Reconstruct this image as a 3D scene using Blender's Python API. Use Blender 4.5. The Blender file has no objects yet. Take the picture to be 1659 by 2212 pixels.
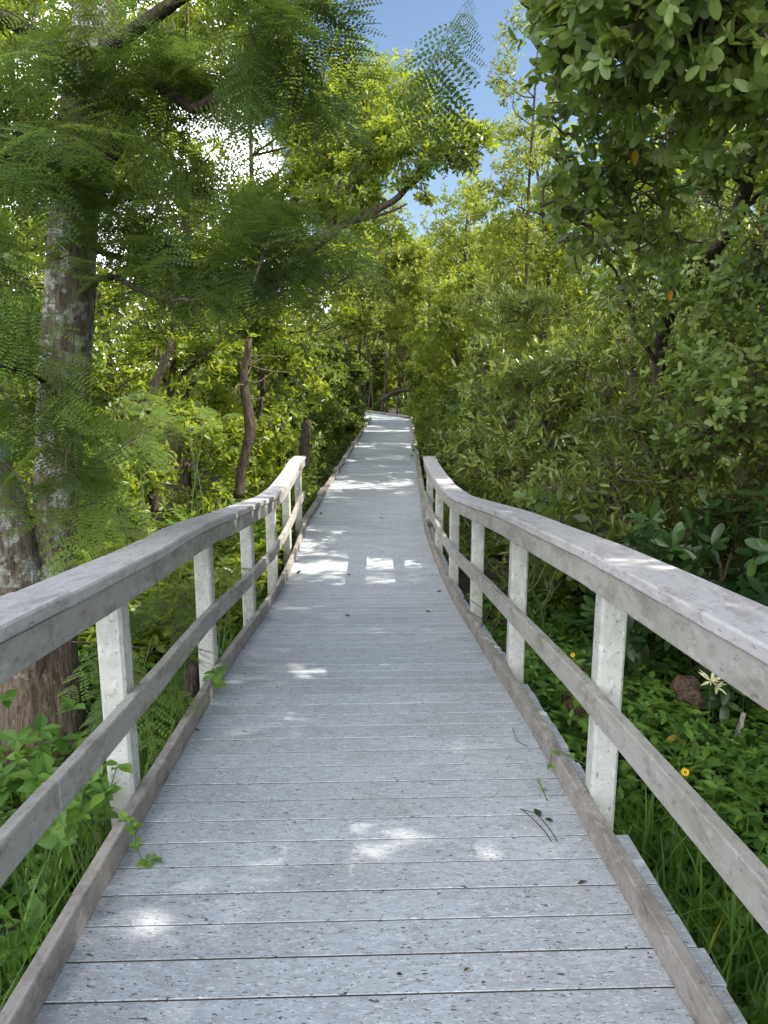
import bpy, math, random
import numpy as np
from math import radians as R_, sin, cos, pi

scene = bpy.context.scene
COL = scene.collection
RNG = np.random.default_rng(11)

# ------------------------------------------------------------------ camera numbers
CAM_Z = 2.10
FPX, CXP, CYP, PITCH = 1620.0, 829.5, 1106.0, R_(11.04)


def P(px, py, Y):
    """world point seen at photo pixel (1659x2212 grid) standing at forward distance Y"""
    a = (px - CXP) / FPX
    b = -(py - CYP) / FPX
    fy = cos(PITCH) + b * sin(PITCH)
    fz = -sin(PITCH) + b * cos(PITCH)
    t = Y / fy
    return np.array([a * t, Y, CAM_Z + fz * t])


# ------------------------------------------------------------------ tiny helpers
def tag(o, label=None, cat=None, group=None, kind=None):
    if label: o['label'] = label
    if cat: o['category'] = cat
    if group: o['group'] = group
    if kind: o['kind'] = kind
    return o


def link(o, parent=None):
    COL.objects.link(o)
    if parent is not None:
        o.parent = parent
    return o


def empty(name, loc=(0, 0, 0), rz=0.0):
    o = bpy.data.objects.new(name, None)
    o.empty_display_size = 0.1
    o.location = loc
    o.rotation_euler = (0, 0, rz)
    COL.objects.link(o)
    return o


class MB:
    """collects vertices and faces (numpy) for ONE mesh object"""

    def __init__(self):
        self.V, self.F, self.M, self.T, self.n = [], [], [], [], 0

    def add(self, verts, faces, mat=0, tint=None):
        verts = np.asarray(verts, dtype=np.float64).reshape(-1, 3)
        self.V.append(verts)
        self.T.append(np.zeros(len(verts)) if tint is None else np.broadcast_to(np.asarray(tint, float), (len(verts),)))
        for f in (faces if isinstance(faces, list) else [faces]):
            f = np.asarray(f, dtype=np.int64)
            if f.size == 0: continue
            self.F.append(f + self.n)
            self.M.append(np.full(len(f), mat))
        self.n += len(verts)

    def box(self, lo, hi, mat=0, tint=0.0):
        x0, y0, z0 = lo; x1, y1, z1 = hi
        v = [(x0, y0, z0), (x1, y0, z0), (x1, y1, z0), (x0, y1, z0), (x0, y0, z1), (x1, y0, z1), (x1, y1, z1), (x0, y1, z1)]
        f = [(0, 3, 2, 1), (4, 5, 6, 7), (0, 1, 5, 4), (1, 2, 6, 5), (2, 3, 7, 6), (3, 0, 4, 7)]
        self.add(v, np.array(f), mat, tint)

    def sweep(self, rings, mat=0, tint=0.0, cap=True):
        """rings: (m,k,3) closed profile rings"""
        rings = np.asarray(rings)
        m, k, _ = rings.shape
        i = np.arange(m - 1)[:, None] * k
        j = np.arange(k)[None, :]
        jn = (j + 1) % k
        q = np.stack([i + j, i + jn, i + k + jn, i + k + j], -1).reshape(-1, 4)
        self.add(rings.reshape(-1, 3), q, mat, tint)
        if cap:
            base = self.n - m * k
            self.F.append(np.array([np.arange(k)[::-1] + base])); self.M.append(np.array([mat]))
            self.F.append(np.array([np.arange(k) + base + (m - 1) * k])); self.M.append(np.array([mat]))

    def tube(self, pts, rad, sides=8, mat=0, rough=0.0, rng=None, tint=0.0):
        pts = np.asarray(pts, float)
        rad = np.broadcast_to(np.asarray(rad, float), (len(pts),))
        d = np.gradient(pts, axis=0)
        d /= np.linalg.norm(d, axis=1, keepdims=True) + 1e-9
        ref = np.array([0.13, 1, 0.07]) if abs(d[0][2]) > 0.6 else np.array([0.1, 0.13, 1.0])
        u = np.cross(d, ref); u /= np.linalg.norm(u, axis=1, keepdims=True) + 1e-9
        w = np.cross(d, u)
        a = np.linspace(0, 2 * pi, sides, endpoint=False)
        r = rad[:, None] * np.ones(sides)[None, :]
        if rough and rng is not None:
            r = r * (1 + rough * rng.normal(size=(len(pts), sides)))
        rings = pts[:, None, :] + r[..., None] * (np.cos(a)[None, :, None] * u[:, None, :] + np.sin(a)[None, :, None] * w[:, None, :])
        self.sweep(rings, mat, tint)

    def build(self, name, mats, parent=None, smooth=False, tint=False):
        V = np.concatenate(self.V) if self.V else np.zeros((0, 3))
        me = bpy.data.meshes.new(name)
        me.vertices.add(len(V))
        me.vertices.foreach_set('co', V.astype(np.float32).ravel())
        sizes = np.concatenate([np.full(len(f), f.shape[1]) for f in self.F])
        loops = np.concatenate([f.ravel() for f in self.F])
        mi = np.concatenate(self.M)
        me.loops.add(len(loops))
        me.loops.foreach_set('vertex_index', loops.astype(np.int32))
        me.polygons.add(len(sizes))
        st = np.concatenate([[0], np.cumsum(sizes)[:-1]])
        me.polygons.foreach_set('loop_start', st.astype(np.int32))
        me.polygons.foreach_set('material_index', mi.astype(np.int32))
        me.polygons.foreach_set('use_smooth', np.full(len(sizes), smooth))
        if tint:
            at = me.attributes.new('tint', 'FLOAT', 'POINT')
            at.data.foreach_set('value', np.concatenate(self.T).astype(np.float32))
        for m in (mats if isinstance(mats, (list, tuple)) else [mats]):
            me.materials.append(m)
        me.update(calc_edges=True)
        o = bpy.data.objects.new(name, me)
        return link(o, parent)


def smooth_path(pts, n):
    """Catmull-Rom through control points, n samples; extra columns interpolate along"""
    pts = np.asarray(pts, float)
    ext = np.vstack([2 * pts[0] - pts[1], pts, 2 * pts[-1] - pts[-2]])
    m = len(pts) - 1
    s = np.linspace(0, m - 1e-6, n)
    i = s.astype(int); t = (s - i)[:, None]
    p0, p1, p2, p3 = ext[i], ext[i + 1], ext[i + 2], ext[i + 3]
    return 0.5 * ((2 * p1) + (-p0 + p2) * t + (2 * p0 - 5 * p1 + 4 * p2 - p3) * t * t + (-p0 + 3 * p1 - 3 * p2 + p3) * t ** 3)


def unit(v):
    v = np.asarray(v, float)
    return v / (np.linalg.norm(v, axis=-1, keepdims=True) + 1e-9)


# ------------------------------------------------------------------ materials
def new_mat(name):
    m = bpy.data.materials.new(name)
    m.use_nodes = True
    nt = m.node_tree
    nt.nodes.clear()
    return m, nt, nt.nodes, nt.links


def N(nodes, typ, **kw):
    n = nodes.new(typ)
    for k, v in kw.items():
        setattr(n, k, v)
    return n


def ramp(nodes, stops, interp='LINEAR'):
    r = nodes.new('ShaderNodeValToRGB')
    r.color_ramp.interpolation = interp
    el = r.color_ramp.elements
    while len(el) < len(stops): el.new(0.5)
    for e, (p, c) in zip(el, stops):
        e.position = p
        e.color = (*c, 1) if len(c) == 3 else c
    return r


def g(v): return (v, v, v)


def leaf_mat(name, dark, light, transl, gloss=0.38, spec=0.45, tfac=0.38):
    m, nt, nd, lk = new_mat(name)
    at = N(nd, 'ShaderNodeAttribute', attribute_name='tint')
    rp = ramp(nd, [(0.0, dark), (0.57, tuple((a + b) / 2 for a, b in zip(dark, light))), (0.95, light), (0.99, (0.42, 0.30, 0.045))])
    lk.new(at.outputs['Fac'], rp.inputs[0])
    rt = ramp(nd, [(0.0, tuple(c * 0.75 for c in transl)), (1.0, transl)])
    lk.new(at.outputs['Fac'], rt.inputs[0])
    pr = N(nd, 'ShaderNodeBsdfPrincipled')
    pr.inputs['Roughness'].default_value = gloss
    pr.inputs['Specular IOR Level'].default_value = spec
    lk.new(rp.outputs[0], pr.inputs['Base Color'])
    tr = N(nd, 'ShaderNodeBsdfTranslucent')
    lk.new(rt.outputs[0], tr.inputs['Color'])
    mx = N(nd, 'ShaderNodeMixShader')
    mx.inputs[0].default_value = tfac
    lk.new(pr.outputs[0], mx.inputs[1]); lk.new(tr.outputs[0], mx.inputs[2])
    out = N(nd, 'ShaderNodeOutputMaterial')
    lk.new(mx.outputs[0], out.inputs[0])
    return m


M = {}
M['buttonwood'] = leaf_mat('buttonwood_leaf', (0.030, 0.066, 0.013), (0.22, 0.30, 0.042), (0.58, 0.67, 0.05), tfac=0.42)
M['mangrove'] = leaf_mat('mangrove_leaf', (0.026, 0.056, 0.018), (0.19, 0.27, 0.055), (0.36, 0.48, 0.05), gloss=0.34, tfac=0.36)
M['narrow'] = leaf_mat('narrow_leaf', (0.045, 0.082, 0.022), (0.25, 0.31, 0.07), (0.44, 0.54, 0.07), gloss=0.33, spec=0.55, tfac=0.34)
M['oval'] = leaf_mat('pale_oval_leaf', (0.070, 0.130, 0.038), (0.27, 0.37, 0.10), (0.46, 0.58, 0.08), gloss=0.36, spec=0.5, tfac=0.36)
M['pinnate'] = leaf_mat('pinnate_leaf', (0.042, 0.082, 0.040), (0.19, 0.275, 0.06), (0.32, 0.46, 0.06), gloss=0.5, spec=0.25, tfac=0.35)
M['fine'] = leaf_mat('fine_leaf', (0.055, 0.090, 0.020), (0.26, 0.32, 0.055), (0.56, 0.62, 0.06), tfac=0.42)
M['darkleaf'] = leaf_mat('dark_glossy_leaf', (0.022, 0.052, 0.016), (0.075, 0.145, 0.035), (0.10, 0.22, 0.04), gloss=0.3, spec=0.55, tfac=0.18)
M['herb'] = leaf_mat('herb_leaf', (0.034, 0.095, 0.018), (0.20, 0.35, 0.055), (0.26, 0.48, 0.04), gloss=0.45, spec=0.3, tfac=0.3)
M['grass'] = leaf_mat('grass_blade', (0.050, 0.125, 0.022), (0.16, 0.28, 0.05), (0.28, 0.46, 0.06), gloss=0.42, spec=0.35, tfac=0.35)
M['litter'] = leaf_mat('dead_leaf', (0.050, 0.032, 0.018), (0.20, 0.13, 0.07), (0.16, 0.10, 0.04), gloss=0.6, spec=0.2, tfac=0.12)
M['yellowleaf'] = leaf_mat('yellow_leaf', (0.55, 0.27, 0.02), (0.70, 0.36, 0.03), (0.75, 0.38, 0.03), gloss=0.4, tfac=0.35)


def bark_mat(name, c0, c1, lichen, lich_amt=0.62, scale=1.0, zstretch=0.25):
    m, nt, nd, lk = new_mat(name)
    tc = N(nd, 'ShaderNodeTexCoord')
    mp = N(nd, 'ShaderNodeMapping')
    mp.inputs['Scale'].default_value = (scale, scale, scale * zstretch)
    lk.new(tc.outputs['Object'], mp.inputs['Vector'])
    n1 = N(nd, 'ShaderNodeTexNoise'); n1.inputs['Scale'].default_value = 38; n1.inputs['Detail'].default_value = 6; n1.inputs['Roughness'].default_value = 0.65
    lk.new(mp.outputs[0], n1.inputs['Vector'])
    r1 = ramp(nd, [(0.32, c0), (0.68, c1)])
    lk.new(n1.outputs['Fac'], r1.inputs[0])
    n2 = N(nd, 'ShaderNodeTexNoise'); n2.inputs['Scale'].default_value = 9 * scale; n2.inputs['Detail'].default_value = 8; n2.inputs['Roughness'].default_value = 0.7
    lk.new(tc.outputs['Object'], n2.inputs['Vector'])
    r2 = ramp(nd, [(lich_amt - 0.03, g(0)), (lich_amt + 0.03, g(1))])
    lk.new(n2.outputs['Fac'], r2.inputs[0])
    n3 = N(nd, 'ShaderNodeTexNoise'); n3.inputs['Scale'].default_value = 60 * scale; n3.inputs['Detail'].default_value = 4
    lk.new(tc.outputs['Object'], n3.inputs['Vector'])
    r3 = ramp(nd, [(0.4, tuple(c * 0.6 for c in lichen)), (0.6, lichen)])
    lk.new(n3.outputs['Fac'], r3.inputs[0])
    mx = N(nd, 'ShaderNodeMixRGB')
    lk.new(r2.outputs[0], mx.inputs[0]); lk.new(r1.outputs[0], mx.inputs[1]); lk.new(r3.outputs[0], mx.inputs[2])
    n6 = N(nd, 'ShaderNodeTexNoise'); n6.inputs['Scale'].default_value = 17; n6.inputs['Detail'].default_value = 4; n6.inputs['Distortion'].default_value = 0.8
    lk.new(mp.outputs[0], n6.inputs['Vector'])
    ad = N(nd, 'ShaderNodeMath', operation='MULTIPLY_ADD'); ad.inputs[1].default_value = 1.6
    lk.new(n6.outputs['Fac'], ad.inputs[0]); lk.new(n1.outputs['Fac'], ad.inputs[2])
    r6 = ramp(nd, [(0.36, g(0.35)), (0.5, g(1))]); lk.new(n6.outputs['Fac'], r6.inputs[0])
    mm = N(nd, 'ShaderNodeMixRGB', blend_type='MULTIPLY'); mm.inputs[0].default_value = 0.55
    lk.new(mx.outputs[0], mm.inputs[1]); lk.new(r6.outputs[0], mm.inputs[2]); mx = mm
    bp = N(nd, 'ShaderNodeBump'); bp.inputs['Strength'].default_value = 1.0; bp.inputs['Distance'].default_value = 0.04
    lk.new(ad.outputs[0], bp.inputs['Height'])
    pr = N(nd, 'ShaderNodeBsdfPrincipled'); pr.inputs['Roughness'].default_value = 0.9; pr.inputs['Specular IOR Level'].default_value = 0.2
    lk.new(mx.outputs[0], pr.inputs['Base Color']); lk.new(bp.outputs[0], pr.inputs['Normal'])
    out = N(nd, 'ShaderNodeOutputMaterial'); lk.new(pr.outputs[0], out.inputs[0])
    return m


M['bigbark'] = bark_mat('lichen_bark', (0.095, 0.076, 0.060), (0.28, 0.235, 0.19), (0.55, 0.55, 0.52), 0.53)
M['basebark'] = bark_mat('brown_root_bark', (0.10, 0.078, 0.060), (0.27, 0.21, 0.16), (0.50, 0.49, 0.46), 0.62)
M['bark'] = bark_mat('brown_bark', (0.045, 0.035, 0.027), (0.14, 0.112, 0.085), (0.30, 0.29, 0.26), 0.68)
M['twig'] = bark_mat('grey_twig', (0.11, 0.085, 0.06), (0.26, 0.21, 0.16), (0.34, 0.33, 0.3), 0.7)
M['rock'] = bark_mat('rough_root', (0.10, 0.065, 0.042), (0.27, 0.20, 0.14), (0.36, 0.32, 0.26), 0.68, zstretch=0.9)
M['bleached'] = bark_mat('bleached_wood', (0.30, 0.28, 0.25), (0.62, 0.60, 0.56), (0.7, 0.7, 0.68), 0.7)


def lumber_mat(name, base, dirt, pale, dirt_lo=0.50, dirt_hi=0.68, speck=0.5, stretch=(1, 1, 1), green=0.0, specks=True):
    """weathered painted / recycled lumber with blotches, lichen and specks"""
    m, nt, nd, lk = new_mat(name)
    tc = N(nd, 'ShaderNodeTexCoord')
    mp = N(nd, 'ShaderNodeMapping'); mp.inputs['Scale'].default_value = stretch
    lk.new(tc.outputs['Object'], mp.inputs['Vector'])
    n1 = N(nd, 'ShaderNodeTexNoise'); n1.inputs['Scale'].default_value = 7; n1.inputs['Detail'].default_value = 9; n1.inputs['Roughness'].default_value = 0.68
    lk.new(mp.outputs[0], n1.inputs['Vector'])
    r1 = ramp(nd, [(dirt_lo, g(0)), (dirt_hi, g(1))]); lk.new(n1.outputs['Fac'], r1.inputs[0])
    n2 = N(nd, 'ShaderNodeTexNoise'); n2.inputs['Scale'].default_value = 26; n2.inputs['Detail'].default_value = 8; n2.inputs['Roughness'].default_value = 0.75
    lk.new(mp.outputs[0], n2.inputs['Vector'])
    r2 = ramp(nd, [(0.54, g(0)), (0.64, g(1))]); lk.new(n2.outputs['Fac'], r2.inputs[0])
    mx = N(nd, 'ShaderNodeMixRGB'); mx.inputs[1].default_value = (*base, 1); mx.inputs[2].default_value = (*dirt, 1)
    lk.new(r1.outputs[0], mx.inputs[0])
    ml = N(nd, 'ShaderNodeMath', operation='MULTIPLY'); ml.inputs[1].default_value = 0.85
    lk.new(r2.outputs[0], ml.inputs[0])
    mx2 = N(nd, 'ShaderNodeMixRGB'); mx2.inputs[2].default_value = (*pale, 1)
    lk.new(ml.outputs[0], mx2.inputs[0]); lk.new(mx.outputs[0], mx2.inputs[1])
    last = mx2
    n5 = N(nd, 'ShaderNodeTexNoise'); n5.inputs['Scale'].default_value = 17; n5.inputs['Detail'].default_value = 6; n5.inputs['Roughness'].default_value = 0.7; n5.inputs['Distortion'].default_value = 0.5
    lk.new(mp.outputs[0], n5.inputs['Vector'])
    r5 = ramp(nd, [(0.53, g(0)), (0.66, g(0.5))]); lk.new(n5.outputs['Fac'], r5.inputs[0])
    mx5 = N(nd, 'ShaderNodeMixRGB'); mx5.inputs[2].default_value = (*[c * 0.62 for c in dirt], 1)
    lk.new(r5.outputs[0], mx5.inputs[0]); lk.new(last.outputs[0], mx5.inputs[1]); last = mx5
    if green:
        n4 = N(nd, 'ShaderNodeTexNoise'); n4.inputs['Scale'].default_value = 2.3; n4.inputs['Detail'].default_value = 7; n4.inputs['Roughness'].default_value = 0.7
        lk.new(tc.outputs['Object'], n4.inputs['Vector'])
        r4 = ramp(nd, [(0.5, g(0)), (0.72, g(green))]); lk.new(n4.outputs['Fac'], r4.inputs[0])
        mx4 = N(nd, 'ShaderNodeMixRGB'); mx4.inputs[2].default_value = (0.16, 0.165, 0.075, 1)
        lk.new(r4.outputs[0], mx4.inputs[0]); lk.new(last.outputs[0], mx4.inputs[1]); last = mx4
    if specks:
        n3 = N(nd, 'ShaderNodeTexNoise'); n3.inputs['Scale'].default_value = 58; n3.inputs['Detail'].default_value = 3; n3.inputs['Roughness'].default_value = 0.6
        lk.new(mp.outputs[0], n3.inputs['Vector'])
        r3 = ramp(nd, [(0.33, g(speck)), (0.375, g(0))]); lk.new(n3.outputs['Fac'], r3.inputs[0])
        mx3 = N(nd, 'ShaderNodeMixRGB'); mx3.inputs[2].default_value = (0.06, 0.055, 0.05, 1)
        lk.new(r3.outputs[0], mx3.inputs[0]); lk.new(last.outputs[0], mx3.inputs[1]); last = mx3
    bp = N(nd, 'ShaderNodeBump'); bp.inputs['Strength'].default_value = 0.35; bp.inputs['Distance'].default_value = 0.004
    lk.new(n2.outputs['Fac'], bp.inputs['Height'])
    pr = N(nd, 'ShaderNodeBsdfPrincipled'); pr.inputs['Roughness'].default_value = 0.75; pr.inputs['Specular IOR Level'].default_value = 0.25
    lk.new(last.outputs[0], pr.inputs['Base Color']); lk.new(bp.outputs[0], pr.inputs['Normal'])
    out = N(nd, 'ShaderNodeOutputMaterial'); lk.new(pr.outputs[0], out.inputs[0])
    return m


M['cap'] = lumber_mat('weathered_cap', (0.50, 0.485, 0.495), (0.33, 0.305, 0.295), (0.58, 0.57, 0.58), 0.50, 0.70, 0.5, (2.2, 0.6, 1.6))
M['rail'] = lumber_mat('stained_rail', (0.40, 0.385, 0.36), (0.26, 0.24, 0.215), (0.50, 0.485, 0.455), 0.47, 0.68, 0.4, (1.8, 0.6, 1.3), green=0.4)
M['post'] = lumber_mat('white_post', (0.55, 0.56, 0.53), (0.38, 0.385, 0.355), (0.68, 0.69, 0.66), 0.48, 0.68, 0.6, (1, 1, 0.7), green=0.35)
M['kerb'] = lumber_mat('brown_kerb', (0.36, 0.33, 0.305), (0.21, 0.18, 0.16), (0.45, 0.42, 0.395), 0.44, 0.66, 0.4, (1.3, 0.8, 1.3), green=0.25)


def deck_mat():
    m, nt, nd, lk = new_mat('flecked_deck_board')
    tc = N(nd, 'ShaderNodeTexCoord')
    at = N(nd, 'ShaderNodeAttribute', attribute_name='tint')
    rb = ramp(nd, [(0.0, (0.50, 0.54, 0.587)), (1.0, (0.59, 0.635, 0.687))]); lk.new(at.outputs['Fac'], rb.inputs[0])
    # offset the pattern board by board
    cb = N(nd, 'ShaderNodeCombineXYZ'); sc = N(nd, 'ShaderNodeMath', operation='MULTIPLY'); sc.inputs[1].default_value = 37.0
    lk.new(at.outputs['Fac'], sc.inputs[0]); lk.new(sc.outputs[0], cb.inputs[0])
    av = N(nd, 'ShaderNodeVectorMath', operation='ADD'); lk.new(tc.outputs['Object'], av.inputs[0]); lk.new(cb.outputs[0], av.inputs[1])

    def noise(scale, stretch, detail=3, rough=0.6, dist=0.0):
        mp = N(nd, 'ShaderNodeMapping'); mp.inputs['Scale'].default_value = stretch
        lk.new(av.outputs[0], mp.inputs['Vector'])
        n = N(nd, 'ShaderNodeTexNoise'); n.inputs['Scale'].default_value = scale; n.inputs['Detail'].default_value = detail; n.inputs['Roughness'].default_value = rough; n.inputs['Distortion'].default_value = dist
        lk.new(mp.outputs[0], n.inputs['Vector'])
        return n

    def mix(fac, a, col):
        x = N(nd, 'ShaderNodeMixRGB'); x.inputs[2].default_value = (*col, 1)
        lk.new(fac, x.inputs[0]); lk.new(a, x.inputs[1])
        return x.outputs[0]

    col = rb.outputs[0]
    nb = noise(2.2, (1, 1, 1), 6, 0.65)           # broad dirt
    r = ramp(nd, [(0.46, g(0)), (0.72, g(0.55))]); lk.new(nb.outputs['Fac'], r.inputs[0]); col = mix(r.outputs[0], col, (0.31, 0.295, 0.285))
    nm = noise(34, (0.6, 1.4, 1), 6, 0.75)         # mottling
    r = ramp(nd, [(0.42, g(0)), (0.66, g(0.65))]); lk.new(nm.outputs['Fac'], r.inputs[0]); col = mix(r.outputs[0], col, (0.29, 0.295, 0.31))
    nf = noise(150, (0.55, 1.3, 1), 3, 0.7)        # fine grain
    r = ramp(nd, [(0.50, g(0)), (0.72, g(0.6))]); lk.new(nf.outputs['Fac'], r.inputs[0]); col = mix(r.outputs[0], col, (0.25, 0.255, 0.27))
    nw = noise(120, (0.42, 1.5, 1), 2, 0.55, 0.9)   # pale flakes
    r = ramp(nd, [(0.61, g(0)), (0.64, g(0.95))]); lk.new(nw.outputs['Fac'], r.inputs[0]); col = mix(r.outputs[0], col, (0.70, 0.72, 0.75))
    nk = noise(115, (0.5, 1.4, 1), 2, 0.55, 1.0)    # dark chips
    r = ramp(nd, [(0.335, g(0.95)), (0.36, g(0))]); lk.new(nk.outputs['Fac'], r.inputs[0]); col = mix(r.outputs[0], col, (0.06, 0.06, 0.065))
    nk2 = noise(55, (0.55, 1.3, 1), 2, 0.5, 0.6)   # larger chips
    r = ramp(nd, [(0.285, g(0.92)), (0.30, g(0))]); lk.new(nk2.outputs['Fac'], r.inputs[0]); col = mix(r.outputs[0], col, (0.07, 0.065, 0.065))
    pr = N(nd, 'ShaderNodeBsdfPrincipled'); pr.inputs['Roughness'].default_value = 0.62; pr.inputs['Specular IOR Level'].default_value = 0.3
    bp = N(nd, 'ShaderNodeBump'); bp.inputs['Strength'].default_value = 0.4; bp.inputs['Distance'].default_value = 0.003
    lk.new(nm.outputs['Fac'], bp.inputs['Height'])
    lk.new(col, pr.inputs['Base Color']); lk.new(bp.outputs[0], pr.inputs['Normal'])
    out = N(nd, 'ShaderNodeOutputMaterial'); lk.new(pr.outputs[0], out.inputs[0])
    return m


M['deck'] = deck_mat()


def plain_mat(name, col, rough=0.7, spec=0.3):
    m, nt, nd, lk = new_mat(name)
    tc = N(nd, 'ShaderNodeTexCoord')
    n = N(nd, 'ShaderNodeTexNoise'); n.inputs['Scale'].default_value = 40; n.inputs['Detail'].default_value = 4
    lk.new(tc.outputs['Object'], n.inputs['Vector'])
    r = ramp(nd, [(0.3, tuple(c * 0.75 for c in col)), (0.7, tuple(min(1, c * 1.15) for c in col))]); lk.new(n.outputs['Fac'], r.inputs[0])
    pr = N(nd, 'ShaderNodeBsdfPrincipled'); pr.inputs['Roughness'].default_value = rough; pr.inputs['Specular IOR Level'].default_value = spec
    lk.new(r.outputs[0], pr.inputs['Base Color'])
    out = N(nd, 'ShaderNodeOutputMaterial'); lk.new(pr.outputs[0], out.inputs[0])
    return m


M['screw'] = plain_mat('screw_head', (0.55, 0.56, 0.56), 0.4, 0.5)
M['gap_fill'] = plain_mat('dark_gap_fill', (0.085, 0.075, 0.065), 0.95, 0.1)
M['stem'] = plain_mat('green_stem', (0.11, 0.16, 0.05))
M['petal'] = plain_mat('yellow_petal', (0.85, 0.55, 0.02), 0.6)
M['disc'] = plain_mat('flower_disc', (0.55, 0.26, 0.02), 0.8)
M['orangepetal'] = plain_mat('orange_petal', (0.80, 0.25, 0.03), 0.6)
M['cream'] = plain_mat('cream_leaf', (0.66, 0.66, 0.40), 0.55)


def ground_mat():
    m, nt, nd, lk = new_mat('mangrove_soil')
    tc = N(nd, 'ShaderNodeTexCoord')
    n = N(nd, 'ShaderNodeTexNoise'); n.inputs['Scale'].default_value = 3.0; n.inputs['Detail'].default_value = 10; n.inputs['Roughness'].default_value = 0.7
    lk.new(tc.outputs['Object'], n.inputs['Vector'])
    r = ramp(nd, [(0.3, (0.022, 0.020, 0.013)), (0.55, (0.055, 0.046, 0.030)), (0.75, (0.060, 0.075, 0.026))]); lk.new(n.outputs['Fac'], r.inputs[0])
    bp = N(nd, 'ShaderNodeBump'); bp.inputs['Strength'].default_value = 0.8; bp.inputs['Distance'].default_value = 0.03
    lk.new(n.outputs['Fac'], bp.inputs['Height'])
    pr = N(nd, 'ShaderNodeBsdfPrincipled'); pr.inputs['Roughness'].default_value = 0.95
    lk.new(r.outputs[0], pr.inputs['Base Color']); lk.new(bp.outputs[0], pr.inputs['Normal'])
    out = N(nd, 'ShaderNodeOutputMaterial'); lk.new(pr.outputs[0], out.inputs[0])
    return m


M['soil'] = ground_mat()

# ------------------------------------------------------------------ deck centre line and height
_yk = np.array([-6, 0, 2.0, 3.8, 5.0, 6.4, 7.4, 8.4, 10, 14, 40.0])
_zk = np.array([1.20, 0.705, 0.54, 0.392, 0.235, 0.055, -0.015, -0.03, -0.01, 0.0, 0.0])
_xk_y = np.array([-6, 0, 4, 9.7, 30.4, 60.0])
_xk = np.array([0.13, 0.000, -0.128, -0.250, 0.295, 1.08])
_fy = np.linspace(-6, 40, 4601)
_fz = np.interp(_fy, _yk, _zk)
_k = np.hanning(121); _k /= _k.sum()
_fz = np.convolve(np.pad(_fz, 60, mode='edge'), _k, mode='valid')
_fx = np.interp(_fy, _xk_y, _xk)
_fx = np.convolve(np.pad(_fx, 60, mode='edge'), _k, mode='valid')


def deck_z(y): return np.interp(y, _fy, _fz)
def deck_x(y): return np.interp(y, _fy, _fx)


def ground_z(x, y):
    t = np.clip((np.asarray(y, float) + 0.5) / 8.0, 0, 1)
    base = 0.0 * (1 - t) + (-0.36) * t
    base = base + 0.05 * np.sin(x * 1.7 + 0.4) * np.cos(y * 1.3) + 0.03 * np.sin(x * 3.9 + y * 2.1)
    return base


HALF = 0.775
DECK_T = 0.032

# ------------------------------------------------------------------ ground sheet
ax = np.concatenate([np.linspace(-400, -16, 26)[:-1], np.linspace(-16, 16, 150), np.linspace(16, 400, 26)[1:]])
ay = np.concatenate([np.linspace(-400, -8, 26)[:-1], np.linspace(-8, 44, 200), np.linspace(44, 400, 26)[1:]])
gx, gy = np.meshgrid(ax, ay)
gz = ground_z(gx, gy)
nx, ny = len(ax), len(ay)
ii = (np.arange(ny - 1)[:, None] * nx + np.arange(nx - 1)[None, :]).ravel()
b = MB(); b.add(np.stack([gx, gy, gz], -1).reshape(-1, 3), np.stack([ii, ii + 1, ii + nx + 1, ii + nx], -1))
tag(b.build('ground', M['soil'], smooth=True), kind='structure')

# ------------------------------------------------------------------ boardwalk: deck + kerbs
walk = tag(empty('boardwalk', (0, 0, 0)), 'narrow grey plank boardwalk sloping down into the trees', 'boardwalk', kind='structure')
b = MB()
rng = np.random.default_rng(3)
PITCH_B, GAP = 0.1405, 0.005
EXT = 0.905                       # boards run past the kerb
NOTCH = 0.815                     # stops at a post
POST_Y = [-0.57 + 0.03, 0.95, 2.43, 3.93, 5.43, 6.93, 8.43, 9.93]


def board(b, c0, c1, l, r, tint, sl=0.0):
    """c0,c1: (x,y,z) centre at near and far edge; l,r = lateral extents; bevelled top edges"""
    (x0, y0, z0), (x1, y1, z1) = c0, c1
    e = 0.002
    v = []
    for xx in (-l, r):
        q = sl * xx
        v += [(x0 + xx, y0 + q, z0 - DECK_T), (x1 + xx, y1 + q, z1 - DECK_T), (x1 + xx, y1 + q, z1 - e), (x1 + xx, y1 - e + q, z1), (x0 + xx, y0 + e + q, z0), (x0 + xx, y0 + q, z0 - e)]
    v = np.array(v)
    k = 6
    f4 = [(i, (i + 1) % k, k + (i + 1) % k, k + i) for i in range(k)]
    b.add(v, [np.array(f4), np.array([tuple(range(k))[::-1]]), np.array([tuple(range(k, 2 * k))])], 0, tint)


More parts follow.
